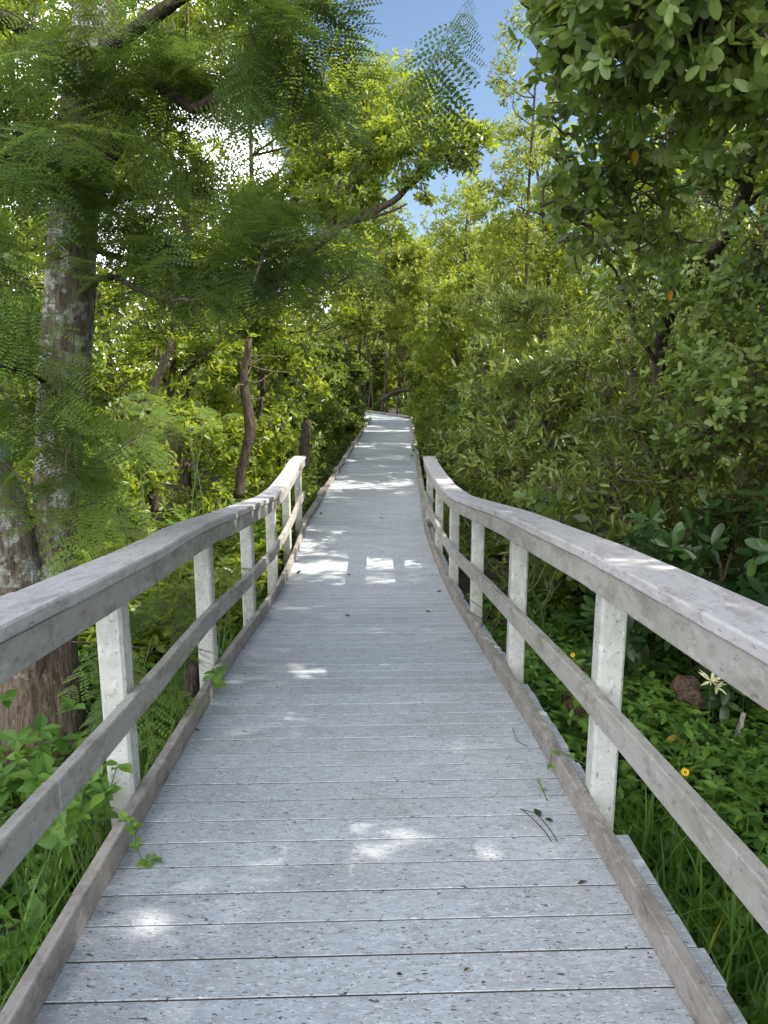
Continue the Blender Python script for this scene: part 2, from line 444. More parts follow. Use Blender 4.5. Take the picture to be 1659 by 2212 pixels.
y = -2.2
screws = []
while y < 30.35:
    y1 = y + PITCH_B - GAP * rng.uniform(0.65, 1.1)
    jit = rng.normal(0, 0.0004)
    l = EXT + rng.normal(0, 0.004); r = EXT + rng.normal(0, 0.004)
    mid = (y + y1) / 2
    for py in POST_Y:
        if y1 > py - 0.0 and y < py + 0.095 and mid < 10.3:
            l = r = NOTCH - 0.001
    if mid > 10.2: l = r = 0.86
    if mid > 30.2: l = 0.775
    t = float(np.clip(rng.normal(0.5, 0.3), 0, 1))
    slant = -float(deck_x(mid + .3) - deck_x(mid - .3)) / .6
    if mid > 28: slant *= max(0., (30.4 - mid) / 2.4)
    if mid < 10.2: l = NOTCH + 0.004
    board(b, (deck_x(mid), y, deck_z(y) + jit), (deck_x(mid), y1, deck_z(y1) + jit), l, r, t, slant)
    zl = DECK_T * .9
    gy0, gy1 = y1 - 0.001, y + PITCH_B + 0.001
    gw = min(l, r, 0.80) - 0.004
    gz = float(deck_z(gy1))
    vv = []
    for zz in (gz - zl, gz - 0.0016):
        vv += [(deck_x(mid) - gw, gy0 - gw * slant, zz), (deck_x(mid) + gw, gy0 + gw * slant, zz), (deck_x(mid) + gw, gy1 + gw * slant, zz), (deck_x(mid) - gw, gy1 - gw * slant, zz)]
    b.add(vv, np.array([(3, 2, 1, 0), (4, 5, 6, 7), (0, 1, 5, 4), (1, 2, 6, 5), (2, 3, 7, 6), (3, 0, 4, 7)]), 2, 0.5)  # dark strip filling the gap just below the board tops, so seams read dark
    if mid < 14:
        for u in (-0.70, -0.02, 0.36, 0.72):
            screws.append((deck_x(mid) + u + rng.normal(0, 0.006), mid + rng.normal(0, 0.008) - 0.03, deck_z(mid - 0.03) + jit))
    y += PITCH_B
# turned run at the far end
h0 = np.array([-0.50, 30.40]); pr0 = np.array([1.10, 30.42])
d2 = unit(np.array([-1.97, 4.75])); lft = np.array([-d2[1], d2[0]])
for k in range(8):      # wedge
    a0, a1 = k / 8, (k + 1) / 8
    q0 = pr0 + d2 * 0.9 * a0; q1 = pr0 + d2 * 0.9 * (a1 - 0.04)
    v = []
    for zz in (-DECK_T, 0):
        v += [(h0[0], h0[1] + 0.02 * a0, zz), (q0[0], q0[1], zz), (q1[0], q1[1], zz), (h0[0], h0[1] + 0.02 * a1, zz)]
    b.add(v, np.array([(3, 2, 1, 0), (4, 5, 6, 7), (0, 1, 5, 4), (1, 2, 6, 5), (2, 3, 7, 6), (3, 0, 4, 7)]), 0, float(rng.uniform(.3, .7)))
s = 0.9
while s < 12:
    q0 = pr0 + d2 * s; q1 = pr0 + d2 * (s + PITCH_B - GAP)
    v = []
    for zz in (-DECK_T, 0.0):
        for q in (q0, q1):
            p_l = q + lft * 1.64
            v += [(p_l[0], p_l[1], zz), (q[0], q[1], zz)]
    b.add(v, np.array([(2, 3, 1, 0), (4, 5, 7, 6), (0, 1, 5, 4), (1, 3, 7, 5), (3, 2, 6, 7), (2, 0, 4, 6)]), 0, float(rng.uniform(.3, .7)))
    s += PITCH_B
for (sx, sy, sz) in screws:
    a = np.linspace(0, 2 * pi, 9)[:-1]
    ro, ri = 0.0062, 0.0026
    v = [(sx + ro * cos(t), sy + ro * sin(t), sz + 0.0006) for t in a] + [(sx + ri * cos(t), sy + ri * sin(t), sz + 0.0012) for t in a]
    b.add(v, np.array([(i, (i + 1) % 8, 8 + (i + 1) % 8, 8 + i) for i in range(8)]), 1, 0.5)
b.build('deck', [M['deck'], M['screw'], M['gap_fill']], walk, tint=True)


def profile(u0, u1, v0, v1, e=0.004):
    return np.array([(u0 + e, v0), (u1 - e, v0), (u1, v0 + e), (u1, v1 - e), (u1 - e, v1), (u0 + e, v1), (u0, v1 - e), (u0, v0 + e)])


def rail_drop(y, side=1):
    y = np.asarray(y, float)
    if side < 0: return 0.016 * np.exp(-((y - 4.4) / 1.1) ** 2) + 0.036 * np.clip((y - 1.5) / 1.3, 0, 1) + 0.029 * np.clip((y - 3.5) / 6.0, 0, 1)
    return 0.024 * np.clip((y - 2.6) / 1.2, 0, 1) + 0.041 * np.clip((y - 4.6) / 5.0, 0, 1) - 0.012 * np.clip((3.4 - y) / 1.4, 0, 1)
def rail_out(y, side): return (0.05 if side < 0 else 0.0) * np.clip((np.asarray(y, float) - 5.0) / 4.5, 0, 1)


def run(b, side, prof, ya, yb, step=0.12, wob=0.0, rng=None):
    """sweep a profile (u outwards from centre line, v above deck) along the walk between ya and yb"""
    n = max(2, int((yb - ya) / step) + 1)
    ys = np.linspace(ya, yb, n)
    u = prof[:, 0] * side; v = prof[:, 1]
    if side > 0: u, v = u[::-1], v[::-1]
    w = np.zeros(n)
    drop = rail_drop(ys, side) if prof[:, 1].min() > 0.3 else 0 * ys      # the rails settle a little towards the low end
    w = w + side * (rail_out(ys, side) if prof[:, 1].min() > 0.3 else 0)
    if wob and rng is not None:
        w = w + wob * np.sin(ys * 1.9 + rng.uniform(0, 6)) + wob * 0.5 * np.sin(ys * 4.1 + rng.uniform(0, 6))
    rings = np.stack([deck_x(ys)[:, None] + u[None, :] + w[:, None], np.repeat(ys[:, None], len(u), 1), (deck_z(ys) - drop)[:, None] + v[None, :]], -1)
    b.sweep(rings)


# near kerb boards lie straight on the deck; far ones stand on short blocks
for side in (-1, 1):
    cuts = [-2.0, -0.4, 2.44, 5.2, 7.7, 9.72] if side > 0 else [-2.0, 0.2, 3.05, 6.15, 8.2, 9.72]
    for a0, a1 in zip(cuts[:-1], cuts[1:]):
        b = MB(); run(b, side, profile(HALF, HALF + 0.039, 0.0015, 0.095), a0 + 0.002, a1 - 0.002, wob=0.003, rng=rng)
        b.build('kerb_board', M['kerb'], walk)
    ys_cut = [9.74, 12.1, 14.7, 17.4, 19.8, 21.4, 24.2, 26.6, 28.4, 30.38]
    for a0, a1 in zip(ys_cut[:-1], ys_cut[1:]):
        hh = rng.uniform(-0.006, 0.006)
        b = MB(); run(b, side, profile(HALF, HALF + 0.085, 0.045 + hh, 0.085 + hh), a0 + 0.004, a1 - 0.004, wob=0.004, rng=rng)
        b.build('kerb_board', M['kerb'], walk)
    yy = 9.8
    b = MB()
    while yy < 30.2:
        run(b, side, profile(HALF + 0.006, HALF + 0.079, 0.0015, 0.046), yy, yy + 0.22)
        yy += 1.25
    tag(b.build('kerb_block', M['kerb'], walk))
    if side < 0:        # raised splice pieces along the far kerb on the left
        for yy in (12.0, 14.6, 19.7, 21.3, 26.5):
            b = MB(); run(b, side, profile(HALF - 0.004, HALF + 0.089, 0.0905, 0.128), yy - 0.3, yy + 0.3)
            b.build('splice_block', M['kerb'], walk)
b = MB()
pts = [pr0 + d2 * s_ for s_ in np.linspace(0.02, 12, 20)]
rg = [[(p[0] + lft[0] * u, p[1] + lft[1] * u, v) for (u, v) in [(0.03, 0.045), (-0.055, 0.045), (-0.055, 0.085), (0.03, 0.085)]] for p in pts]
b.sweep(np.array(rg)); b.build('kerb_board', M['kerb'], walk)
b = MB()
for s_ in np.arange(0.1, 12, 1.1):
    p = pr0 + d2 * s_; p2 = pr0 + d2 * (s_ + 0.22)
    b.sweep(np.array([[(q[0] + lft[0] * u, q[1] + lft[1] * u, v) for (u, v) in [(0.02, 0.0015), (-0.045, 0.0015), (-0.045, 0.046), (0.02, 0.046)]] for q in (p, p2)]))
b.build('kerb_block', M['kerb'], walk)
# joists below
b = MB()
for u in (-0.72, 0.0, 0.72):
    ys = np.linspace(-2, 30, 120)
    prof = np.array([(u - 0.025, -DECK_T - 0.16), (u + 0.025, -DECK_T - 0.16), (u + 0.025, -DECK_T - 0.002), (u - 0.025, -DECK_T - 0.002)])
    rings = np.stack([deck_x(ys)[:, None] + prof[None, :, 0], np.repeat(ys[:, None], 4, 1), deck_z(ys)[:, None] + prof[None, :, 1]], -1)
    b.sweep(rings)
b.build('joist', M['kerb'], walk)

# ------------------------------------------------------------------ railings
CAP_H = 0.975


def railing(side, label, cap_cuts, fas_cuts, mid_cuts):
    t = tag(empty('railing', (deck_x(2.4) + side * 0.86, 2.4, float(deck_z(2.4)))), label, 'railing', 'railings of the boardwalk ramp')
    t.rotation_euler = (0, 0, 0)
    off = np.array(t.location)
    loc_rng = np.random.default_rng(5 + side)

    def done(b, name, mat):
        b.V = [v - off for v in b.V]
        return b.build(name, mat, t)
    for a0, a1 in zip(cap_cuts[:-1], cap_cuts[1:]):
        b = MB(); dz = loc_rng.uniform(-0.0025, 0.0025)
        run(b, side, profile(0.764, 0.930 if side < 0 else 0.942, CAP_H - 0.038 + dz, CAP_H + dz, 0.006), a0 + 0.0015, a1 - 0.0015, wob=0.003, rng=loc_rng)
        done(b, 'cap_board', M['cap'])
    for a0, a1 in zip(fas_cuts[:-1], fas_cuts[1:]):
        b = MB()
        run(b, side, profile(0.776, 0.8145, CAP_H - 0.132, CAP_H - 0.041), a0 + 0.0015, a1 - 0.0015, wob=0.0015, rng=loc_rng)
        done(b, 'fascia_board', M['rail'])
    for a0, a1 in zip(mid_cuts[:-1], mid_cuts[1:]):
        b = MB()
        run(b, side, profile(0.776, 0.8145, 0.41, 0.503), a0 + 0.0015, a1 - 0.0015, wob=0.0015, rng=loc_rng)
        done(b, 'mid_rail', M['rail'])
    for py in POST_Y:
        b = MB()
        c = 0.010
        u0, u1, w = 0.8165, 0.907, 0.091
        sq = np.array([(u0 + c, 0), (u1 - c, 0), (u1, c), (u1, w - c), (u1 - c, w), (u0 + c, w), (u0, w - c), (u0, c)])
        zt = float(deck_z(py)) + CAP_H - 0.046 - float(rail_drop(py, side))
        uo = float(rail_out(py, side))
        zb = float(ground_z(0, py)) - 0.3
        zs = np.linspace(zb, zt, 14)
        lean = loc_rng.normal(0, 0.004, 2)
        rings = []
        for z in zs:
            h = (z - zb) / (zt - zb) - 1
            rings.append([(float(deck_x(py)) + side * (u + uo), py + v + lean[1] * h, z) for (u, v) in (sq if side > 0 else sq[::-1])])
        b.sweep(np.array(rings)); done(b, 'post', M['post'])
    return t


railing(-1, 'grey railing with chunky white posts on the tree trunk side of the ramp', [-1.6, 1.9, 4.55, 6.9, 10.12], [-1.6, 3.9, 6.95, 10.08], [-1.6, 1.75, 6.95, 10.08])
railing(1, 'grey railing with white posts beside the creeper and stumps', [-1.6, 2.2, 4.9, 7.6, 10.12], [-1.6, 2.46, 6.0, 10.08], [-1.6, 2.46, 6.95, 10.08])

# ------------------------------------------------------------------ leaf geometry
def leaf_template(lod, obov=0.0, curl=0.12, fold=0.10):
    if lod == 0:
        ts = [0.0, 0.30, 0.66, 1.0]
        wd = [0.0, 0.80 + 0.0, 1.0, 0.0]
        if obov: wd = [0.0, 0.62, 1.0, 0.0]; ts = [0.0, 0.32, 0.74, 1.0]
        V = [(0, 0, 0)]
        for t, w in zip(ts[1:3], wd[1:3]):
            zc = -curl * t * t
            V += [(t, 0, zc), (t, 0.5 * w, zc + fold * w * 0.5), (t, -0.5 * w, zc + fold * w * 0.5)]
        V += [(1, 0, -curl)]
        V = np.array(V)
        F3 = np.array([(0, 1, 2), (0, 3, 1), (4, 7, 5), (4, 6, 7)])
        F4 = np.array([(1, 4, 5, 2), (3, 6, 4, 1)])
        return V, [F3, F4]
    if lod == 1:
        V = np.array([(0, 0, 0), (0.55, 0.5, fold * 0.5), (1, 0, -curl), (0.55, -0.5, fold * 0.5)])
        return V, [np.array([(0, 2, 1), (0, 3, 2)])]
    if lod == 2:     # rounded, hexagonal
        V = np.array([(0, 0, 0), (0.28, 0.36, 0.04), (0.72, 0.40, 0.02), (1, 0, -curl), (0.72, -0.40, 0.02), (0.28, -0.36, 0.04)])
        return V, [np.array([(0, 3, 2, 1), (0, 5, 4, 3)])]
    if lod == 4:     # smooth rounded oval for the nearest leaves
        V = [(0, 0, 0)]
        for t, w in ((0.14, 0.46), (0.38, 0.92), (0.66, 1.0), (0.89, 0.66)):
            V += [(t, 0, -curl * t * t), (t, 0.5 * w, -curl * t * t + fold * w * .4), (t, -0.5 * w, -curl * t * t + fold * w * .4)]
        V += [(1, 0, -curl)]
        F4 = []
        for k in range(3):
            a = 1 + 3 * k; c = a + 3
            F4 += [(a, c, c + 1, a + 1), (a + 2, c + 2, c, a)]
        return np.array(V), [np.array([(0, 1, 2), (0, 3, 1), (10, 13, 11), (10, 12, 13)]), np.array(F4)]
    if lod == 3:     # toothed / pointed broad leaf, 12 points
        V = [(0, 0, 0)]
        for t, w in ((0.18, 0.55), (0.38, 1.0), (0.62, 0.78), (0.82, 0.36)):
            V += [(t, 0, -curl * t * t), (t, 0.5 * w, -curl * t * t + fold * w * .5), (t, -0.5 * w, -curl * t * t + fold * w * .5)]
        V += [(1, 0, -curl)]
        F3 = [(0, 1, 2), (0, 3, 1), (10, 13, 11), (10, 12, 13)]
        F4 = []
        for k in range(3):
            a = 1 + 3 * k; c = a + 3
            F4 += [(a, c, c + 1, a + 1), (a + 2, c + 2, c, a)]
        return np.array(V), [np.array(F3), np.array(F4)]


def stamp(b, tmpl, pos, d, nrm, ln, wd, tint, mat=0):
    """copy a template onto every (pos, direction, normal)"""
    V, F = tmpl
    n = len(pos)
    if n == 0: return
    d = unit(d)
    s = unit(np.cross(nrm, d)); nn = np.cross(d, s)
    ln = np.broadcast_to(ln, (n,)); wd = np.broadcast_to(wd, (n,))
    X = (V[None, :, 0] * ln[:, None])[..., None] * d[:, None, :] + (V[None, :, 1] * wd[:, None])[..., None] * s[:, None, :] + (V[None, :, 2] * ln[:, None])[..., None] * nn[:, None, :]
    X += pos[:, None, :]
    k = len(V)
    off = (np.arange(n) * k)[:, None, None]
    b.add(X.reshape(-1, 3), [(f[None] + off).reshape(-1, f.shape[1]) for f in F], mat, np.repeat(np.broadcast_to(tint, (n,)), k))


def rosettes(rng, C, A, nl, length, wratio, amin=35, amax=85, along=0.05, tint=None, droop=0.15):
    """leaf arrays for rosettes at centres C with axes A"""
    n = len(C)
    A = unit(A)
    ref = unit(rng.normal(size=(n, 3)))
    U = unit(np.cross(A, ref)); W = np.cross(A, U)
    phi = rng.uniform(0, 2 * pi, (n, 1)) + np.arange(nl)[None, :] * 2.39996 + rng.normal(0, 0.25, (n, nl))
    th = np.radians(rng.uniform(amin, amax, (n, nl)))
    d = np.cos(th)[..., None] * A[:, None] + np.sin(th)[..., None] * (np.cos(phi)[..., None] * U[:, None] + np.sin(phi)[..., None] * W[:, None])
    d[..., 2] -= droop * rng.uniform(0, 1, (n, nl))
    pos = C[:, None] - A[:, None] * (rng.uniform(0, 1, (n, nl)) * along)[..., None]
    nr = A[:, None] + 0.35 * rng.normal(size=(n, nl, 3)) + np.array([0, 0, 0.25])
    ln = length * rng.uniform(0.5, 1.3, (n, nl))
    tt = (np.zeros(n) if tint is None else tint)[:, None] + rng.normal(0, 0.16, (n, nl))
    keep = rng.uniform(size=(n, nl)) < 0.9
    tk = np.clip(tt[keep], 0, 0.95)
    tk[rng.uniform(size=len(tk)) < 0.003] = 1.0        # the odd yellowed leaf
    return pos[keep], d[keep], nr[keep], ln[keep], (ln * wratio)[keep], tk


def ball(rng, n, p=0.5):
    v = unit(rng.normal(size=(n, 3)))
    return v * (rng.uniform(size=n) ** p)[:, None]


LEAF = {  # kind: length, width ratio, leaves per rosette, along, amin, amax, template lod near, material
    'buttonwood': (0.075, 0.40, 8, 0.07, 30, 80, 'buttonwood'),
    'mangrove': (0.085, 0.46, 8, 0.05, 40, 90, 'mangrove'),
    'narrow': (0.085, 0.24, 9, 0.14, 25, 65, 'narrow'),
    'fine': (0.055, 0.45, 9, 0.10, 30, 85, 'fine'),
    'dark': (0.150, 0.36, 9, 0.06, 45, 88, 'darkleaf'),
}


DENS = {0: 1.15, 1: 1.9, 2: 1.0, 4: 1.0}


def crown_mesh(b, rng, clumps, kind, count, lod, scale=1.0, flat=0.8, tshift=0.0, twigs=None):
    """clumps: list of (centre, radius). Rosettes gather towards the skin of each clump, facing out and up."""
    L, wr, nl, al, a0, a1, _ = LEAF[kind]
    count = int(count * DENS[lod])
    L *= scale; al *= scale
    tm = leaf_template(lod, obov=1.0 if kind in ('mangrove', 'buttonwood') else 0)
    vol = np.array([c[1] ** 2 for c in clumps])
    per = np.maximum(1, (count * vol / vol.sum() / nl).astype(int))
    for (c, r), n in zip(clumps, per):
        c = np.asarray(c, float)
        o = ball(rng, n, 0.42)
        o[:, 2] *= flat
        # several sub-lobes so that the outline is uneven
        lob = unit(rng.normal(size=(7, 3))) * rng.uniform(0.45, 0.8, (7, 1))
        w = rng.integers(0, 7, n)
        o = np.where(rng.uniform(size=(n, 1)) < 0.75, lob[w] + o * 0.48, o)
        C = c + o * r
        A = unit(o + np.array([0, 0, 0.45]) + 0.45 * rng.normal(size=(n, 3)))
        tint = 0.45 + tshift + rng.normal(0, 0.10) + 0.19 * rng.normal(size=7)[w]
        stamp(b, tm, *rosettes(rng, C, A, nl, L, wr, a0, a1, al, tint))
        if twigs is not None:
            m = min(n, 60)
            for q in rng.choice(n, size=max(1, m // 2), replace=False):
                p0 = c + o[q] * r * 0.25 + rng.normal(0, 0.04, 3); p2 = C[q]
                p1 = (p0 + p2) / 2 + rng.normal(0, 0.06 * r + 0.01, 3)
                twigs.tube(smooth_path([p0, p1, p2], 5), np.linspace(0.007, 0.0025, 5) * (0.7 + 0.5 * scale), 4)


def limb(b, rng, p0, p1, r0, r1, sag=0.1, n=9, sides=6):
    p0 = np.asarray(p0, float); p1 = np.asarray(p1, float)
    d = np.linalg.norm(p1 - p0)
    c1 = p0 * 0.66 + p1 * 0.34 + rng.normal(0, sag * d, 3) * np.array([1, 1, 0.6]) - np.array([0, 0, 0.06 * d])
    c2 = p0 * 0.33 + p1 * 0.67 + rng.normal(0, sag * d, 3) * np.array([1, 1, 0.6])
    pts = smooth_path([p0, c1, c2, p1], n)
    b.tube(pts, np.linspace(r0, r1, n), sides, rough=0.05, rng=rng)
    return pts


def auto_clumps(rng, h, rad, n, z0=0.3, lean=(0, 0), rc=(0.5, 0.9), taper=0.65):
    out = []
    for i in range(n):
        f = (i + rng.uniform(0.1, 0.9)) / n
        z = z0 + (h - z0) * f
        rr = rad * (1 - taper * abs(f - 0.45) ** 1.5 * 1.6)
        a = i * 2.4 + rng.uniform(-0.5, 0.5)
        q = rr * math.sqrt(rng.uniform(0.08, 1))
        r = rng.uniform(*rc)
        out.append((np.array([q * cos(a) + lean[0] * f, q * sin(a) + lean[1] * f, z - 0.3 * r]), r))
    return out


def make_tree(name, label, cat, base, h, rad, kind, count, lod, seed, n=12, z0=0.5, lean=(0, 0), rc=(0.5, 0.9), scale=1.0,
              trunk_r=0.06, group=None, tshift=0.0, clumps=None, bark='bark', crown='crown', stems=1, taper=0.65, zbase=None, spine=None):
    rng = np.random.default_rng(seed)
    x, y_ = base
    zb = float(ground_z(x, y_)) - 0.05 if zbase is None else zbase
    t = tag(empty(name, (x, y_, zb)), label, cat, group)
    cl = auto_clumps(rng, h, rad, n, z0, lean, rc, taper) if clumps is None else [(np.asarray(c) - np.array([x, y_, zb]), r) for c, r in clumps]
    wood = MB()
    top = max(c[0][2] for c in cl)
    trunks = []
    for s_ in range(stems):
        off = rng.normal(0, 0.25, 2) if stems > 1 else np.zeros(2)
        pts = [(off[0] * 0.3, off[1] * 0.3, -0.1)]
        for f in (0.3, 0.6, 0.95):
            pts.append((lean[0] * f * 0.9 + off[0] * f * 2 + rng.normal(0, 0.05 * h * 0.4), lean[1] * f * 0.9 + off[1] * f * 2 + rng.normal(0, 0.05 * h * 0.4), top * f))
        pts = smooth_path(pts, 14)
        wood.tube(pts, np.linspace(trunk_r, trunk_r * 0.25, 14), 8, rough=0.05, rng=rng)
        trunks.append(pts)
    if spine is not None:
        trunks = [smooth_path([np.asarray(q) - np.array([x, y_, zb]) for q in sp], 14) for sp in spine]
    for c, r in cl:
        if spine is not None:
            al = np.concatenate(trunks); kk = int(np.argmin(np.linalg.norm(al - c, axis=1)))
            limb(wood, rng, al[kk], c, 0.018, 0.006, 0.10)
            continue
        pts = trunks[rng.integers(0, len(trunks))]
        dist = np.linalg.norm(pts - (c - np.array([0, 0, 0.5 * np.linalg.norm(c[:2]) + 0.3])), axis=1)
        k = int(np.argmin(dist))
        limb(wood, rng, pts[k], c, trunk_r * 0.42 * (1 - 0.6 * k / 14), 0.006, 0.08)
    cb = MB()
    crown_mesh(cb, rng, cl, kind, count, lod, scale, tshift=tshift, twigs=wood if lod in (0, 4) else None)
    wood.build('trunk', M[bark], t, smooth=True)
    cb.build(crown, M[LEAF[kind][6]], t, smooth=True, tint=True)
    return t


def copy_tree(src, loc, rz, sc, label, group=None):
    c = src.copy(); COL.objects.link(c)
    c.location = loc; c.rotation_euler = (0, 0, rz); c.scale = (sc, sc, sc)
    c['label'] = label
    if group: c['group'] = group
    elif 'group' in c: del c['group']
    for ch in src.children:
        k = ch.copy(); COL.objects.link(k); k.parent = c
        k.matrix_parent_inverse = ch.matrix_parent_inverse.copy()
    return c

# ------------------------------------------------------------------ the big tree with feathery leaves, left
rng = np.random.default_rng(21)
TB = P(92, 1650, 3.9); TB[2] = float(ground_z(TB[0], TB[1])) - 0.05
big = tag(empty('feather_leaf_tree', TB), 'big tree with forked lichen-blotched trunk and feathery leaves beside the railing', 'tree')


def rel(p): return np.asarray(p) - TB


def trunk_mesh(name, pts, rad, mat, sides=28, flare=None, seed=0, lump=0.05):
    r_ = np.random.default_rng(seed)
    n = 60
    pp = smooth_path(np.column_stack([np.array([rel(p) for p in pts]), rad]), n)
    c, r = pp[:, :3], pp[:, 3]
    a = np.linspace(0, 2 * pi, sides, endpoint=False)
    ph = r_.uniform(0, 6, 6)
    zz = np.linspace(0, 1, n)[:, None]
    f = 1 + lump * (np.sin(3 * a[None] + ph[0] + 3 * zz) + 0.7 * np.sin(5 * a[None] + ph[1] - 5 * zz) + 0.6 * np.sin(2 * a[None] + ph[2] + 9 * zz)) + 0.012 * r_.normal(size=(n, sides))
    if flare is not None:
        k = np.exp(-zz / 0.16)
        f = f + flare * k * (0.5 + 0.5 * np.cos(5 * a[None] + ph[3])) ** 2 + 0.35 * flare * k
    d = unit(np.gradient(c, axis=0)); u = unit(np.cross(d, [0.1, 1, 0.05])); w_ = np.cross(d, u)
    rings = c[:, None] + (r[:, None] * f)[..., None] * (np.cos(a)[None, :, None] * u[:, None] + np.sin(a)[None, :, None] * w_[:, None])
    b = MB(); b.sweep(rings)
    return b.build(name, mat, big, smooth=True)


Yt = 3.9
base_pt = P(86, 1665, Yt)
trunk_mesh('trunk', [TB + [0, 0, -0.1], P(88, 1560, Yt), P(86, 1440, Yt), P(84, 1330, Yt), P(86, 1240, Yt + .02)], [0.27, 0.235, 0.205, 0.19, 0.16], M['basebark'], flare=0.34, seed=3, lump=0.06)
trunk_mesh('forked_trunk', [P(104, 1300, Yt), P(116, 1200, Yt), P(122, 1080, Yt), P(130, 960, Yt), P(140, 800, Yt), P(152, 640, Yt), P(160, 480, Yt), P(185, 260, Yt), P(205, 60, Yt), P(215, -150, Yt)],
           [0.10, 0.105, 0.112, 0.118, 0.125, 0.122, 0.112, 0.118, 0.100, 0.085], M['bigbark'], seed=4, lump=0.02)
trunk_mesh('forked_trunk', [P(64, 1330, Yt - .05), P(40, 1230, Yt - .1), P(12, 1120, Yt - .12), P(-50, 950, Yt - .1), P(-150, 700, Yt), P(-260, 420, Yt + .2)],
           [0.13, 0.125, 0.118, 0.11, 0.09, 0.06], M['bigbark'], seed=6, lump=0.025)
trunk_mesh('branch_stub', [P(205, 360, Yt - .02), P(240, 320, Yt - .06), P(268, 262, Yt - .1), P(288, 208, Yt - .12)], [0.055, 0.052, 0.046, 0.044], M['bark'], sides=12, seed=8)
BR = [  # limbs of the big tree
    ([(165, 520, 3.9), (260, 560, 3.8), (420, 575, 3.7), (560, 612, 3.6), (640, 570, 3.55), (705, 515, 3.5)], 0.018, 0.005),
    ([(200, 250, 3.9), (300, 170, 3.8), (420, 230, 3.6), (500, 175, 3.5), (560, 60, 3.4), (640, -60, 3.3)], 0.036, 0.012),
    ([(190, 200, 3.9), (90, 90, 3.7), (-20, 20, 3.6), (-120, -60, 3.5)], 0.05, 0.02),
    ([(165, 430, 3.9), (80, 380, 3.6), (0, 330, 3.3), (-80, 300, 3.1)], 0.03, 0.01),
    ([(210, 120, 3.9), (330, 40, 3.6), (480, -60, 3.3), (700, -120, 3.0), (900, -60, 2.9), (1010, -10, 2.9)], 0.035, 0.006),
    ([(160, 640, 3.9), (230, 600, 3.5), (330, 640, 3.2), (420, 650, 3.0)], 0.018, 0.006),
    ([(135, 880, 3.9), (90, 820, 3.4), (40, 800, 3.1), (-10, 790, 2.9)], 0.018, 0.006),
    ([(130, 980, 3.9), (150, 1000, 3.4), (170, 1040, 3.1)], 0.012, 0.004),
]
for pts, r0, r1 in BR:
    b = MB()
    pp = smooth_path([rel(P(*p)) for p in pts], 26)
    b.tube(pp + rng.normal(0, 0.006, pp.shape), np.linspace(r0, r1, 26), 8, rough=0.04, rng=rng)
    b.build('branch', M['bark'], big, smooth=True)


def frond_template(np_=5, nl=10, droop=0.22, seed=0, lw=1.0):
    """twice-feathered leaf of unit length along x: leaflets as slim 4-point blades"""
    r_ = np.random.default_rng(seed)
    V, F, n = [], [], 0
    def strip(p0, p1, wdt):
        nonlocal n
        d = unit(p1 - p0); s = unit(np.cross([0, 0, 1.0], d)) * wdt
        V.extend([p0 - s, p0 + s, p1 + s * .5, p1 - s * .5]); F.append((n, n + 3, n + 2, n + 1)); n += 4
    def rach(t): return np.array([t, 0, -droop * t * t])
    ts = np.linspace(0.16, 0.96, np_)
    prev = np.zeros(3)
    for t in ts:
        strip(prev, rach(t), 0.006); prev = rach(t)
    arms = [(t, s) for t in ts for s in (-1, 1)] + [(1.0, 0)]
    for t, sgn in arms:
        p0 = rach(t)
        ang = R_(r_.uniform(48, 66)) * sgn
        L = (0.42 + 0.16 * math.sin(pi * min(t, 1))) * r_.uniform(0.85, 1.1)
        d0 = np.array([cos(ang), sin(ang), -0.12 - 0.5 * droop * t])
        def pin(u): return p0 + unit(d0) * L * u + np.array([0, 0, -0.12 * L * u * u])
        strip(p0, pin(1.0), 0.004)
        for k in range(nl):
            u = (k + 0.6) / nl
            q = pin(u); ax_ = unit(pin(min(1, u + 0.05)) - pin(u - 0.05))
            sd_ = unit(np.cross([0, 0, 1.0], ax_))
            ll = L * 0.20 * (1 - 0.35 * abs(u - 0.45) * 2) * lw
            for s2 in (-1, 1):
                dr = unit(sd_ * s2 + ax_ * 0.38 + np.array([0, 0, r_.uniform(-0.1, 0.12)]))
                wv = unit(np.cross(dr, [0, 0, 1.0])) * ll * 0.25
                V.extend([q, q + dr * ll * 0.5 + wv, q + dr * ll, q + dr * ll * 0.5 - wv]); F.append((n, n + 1, n + 2, n + 3)); n += 4
    return np.array(V), [np.array(F)]


FR = [frond_template(5, 8, d, s_) for s_, d in enumerate((0.12, 0.3, 0.5))]
FRS = [frond_template(4, 8, d, 7 + s_) for s_, d in enumerate((0.15, 0.35))]


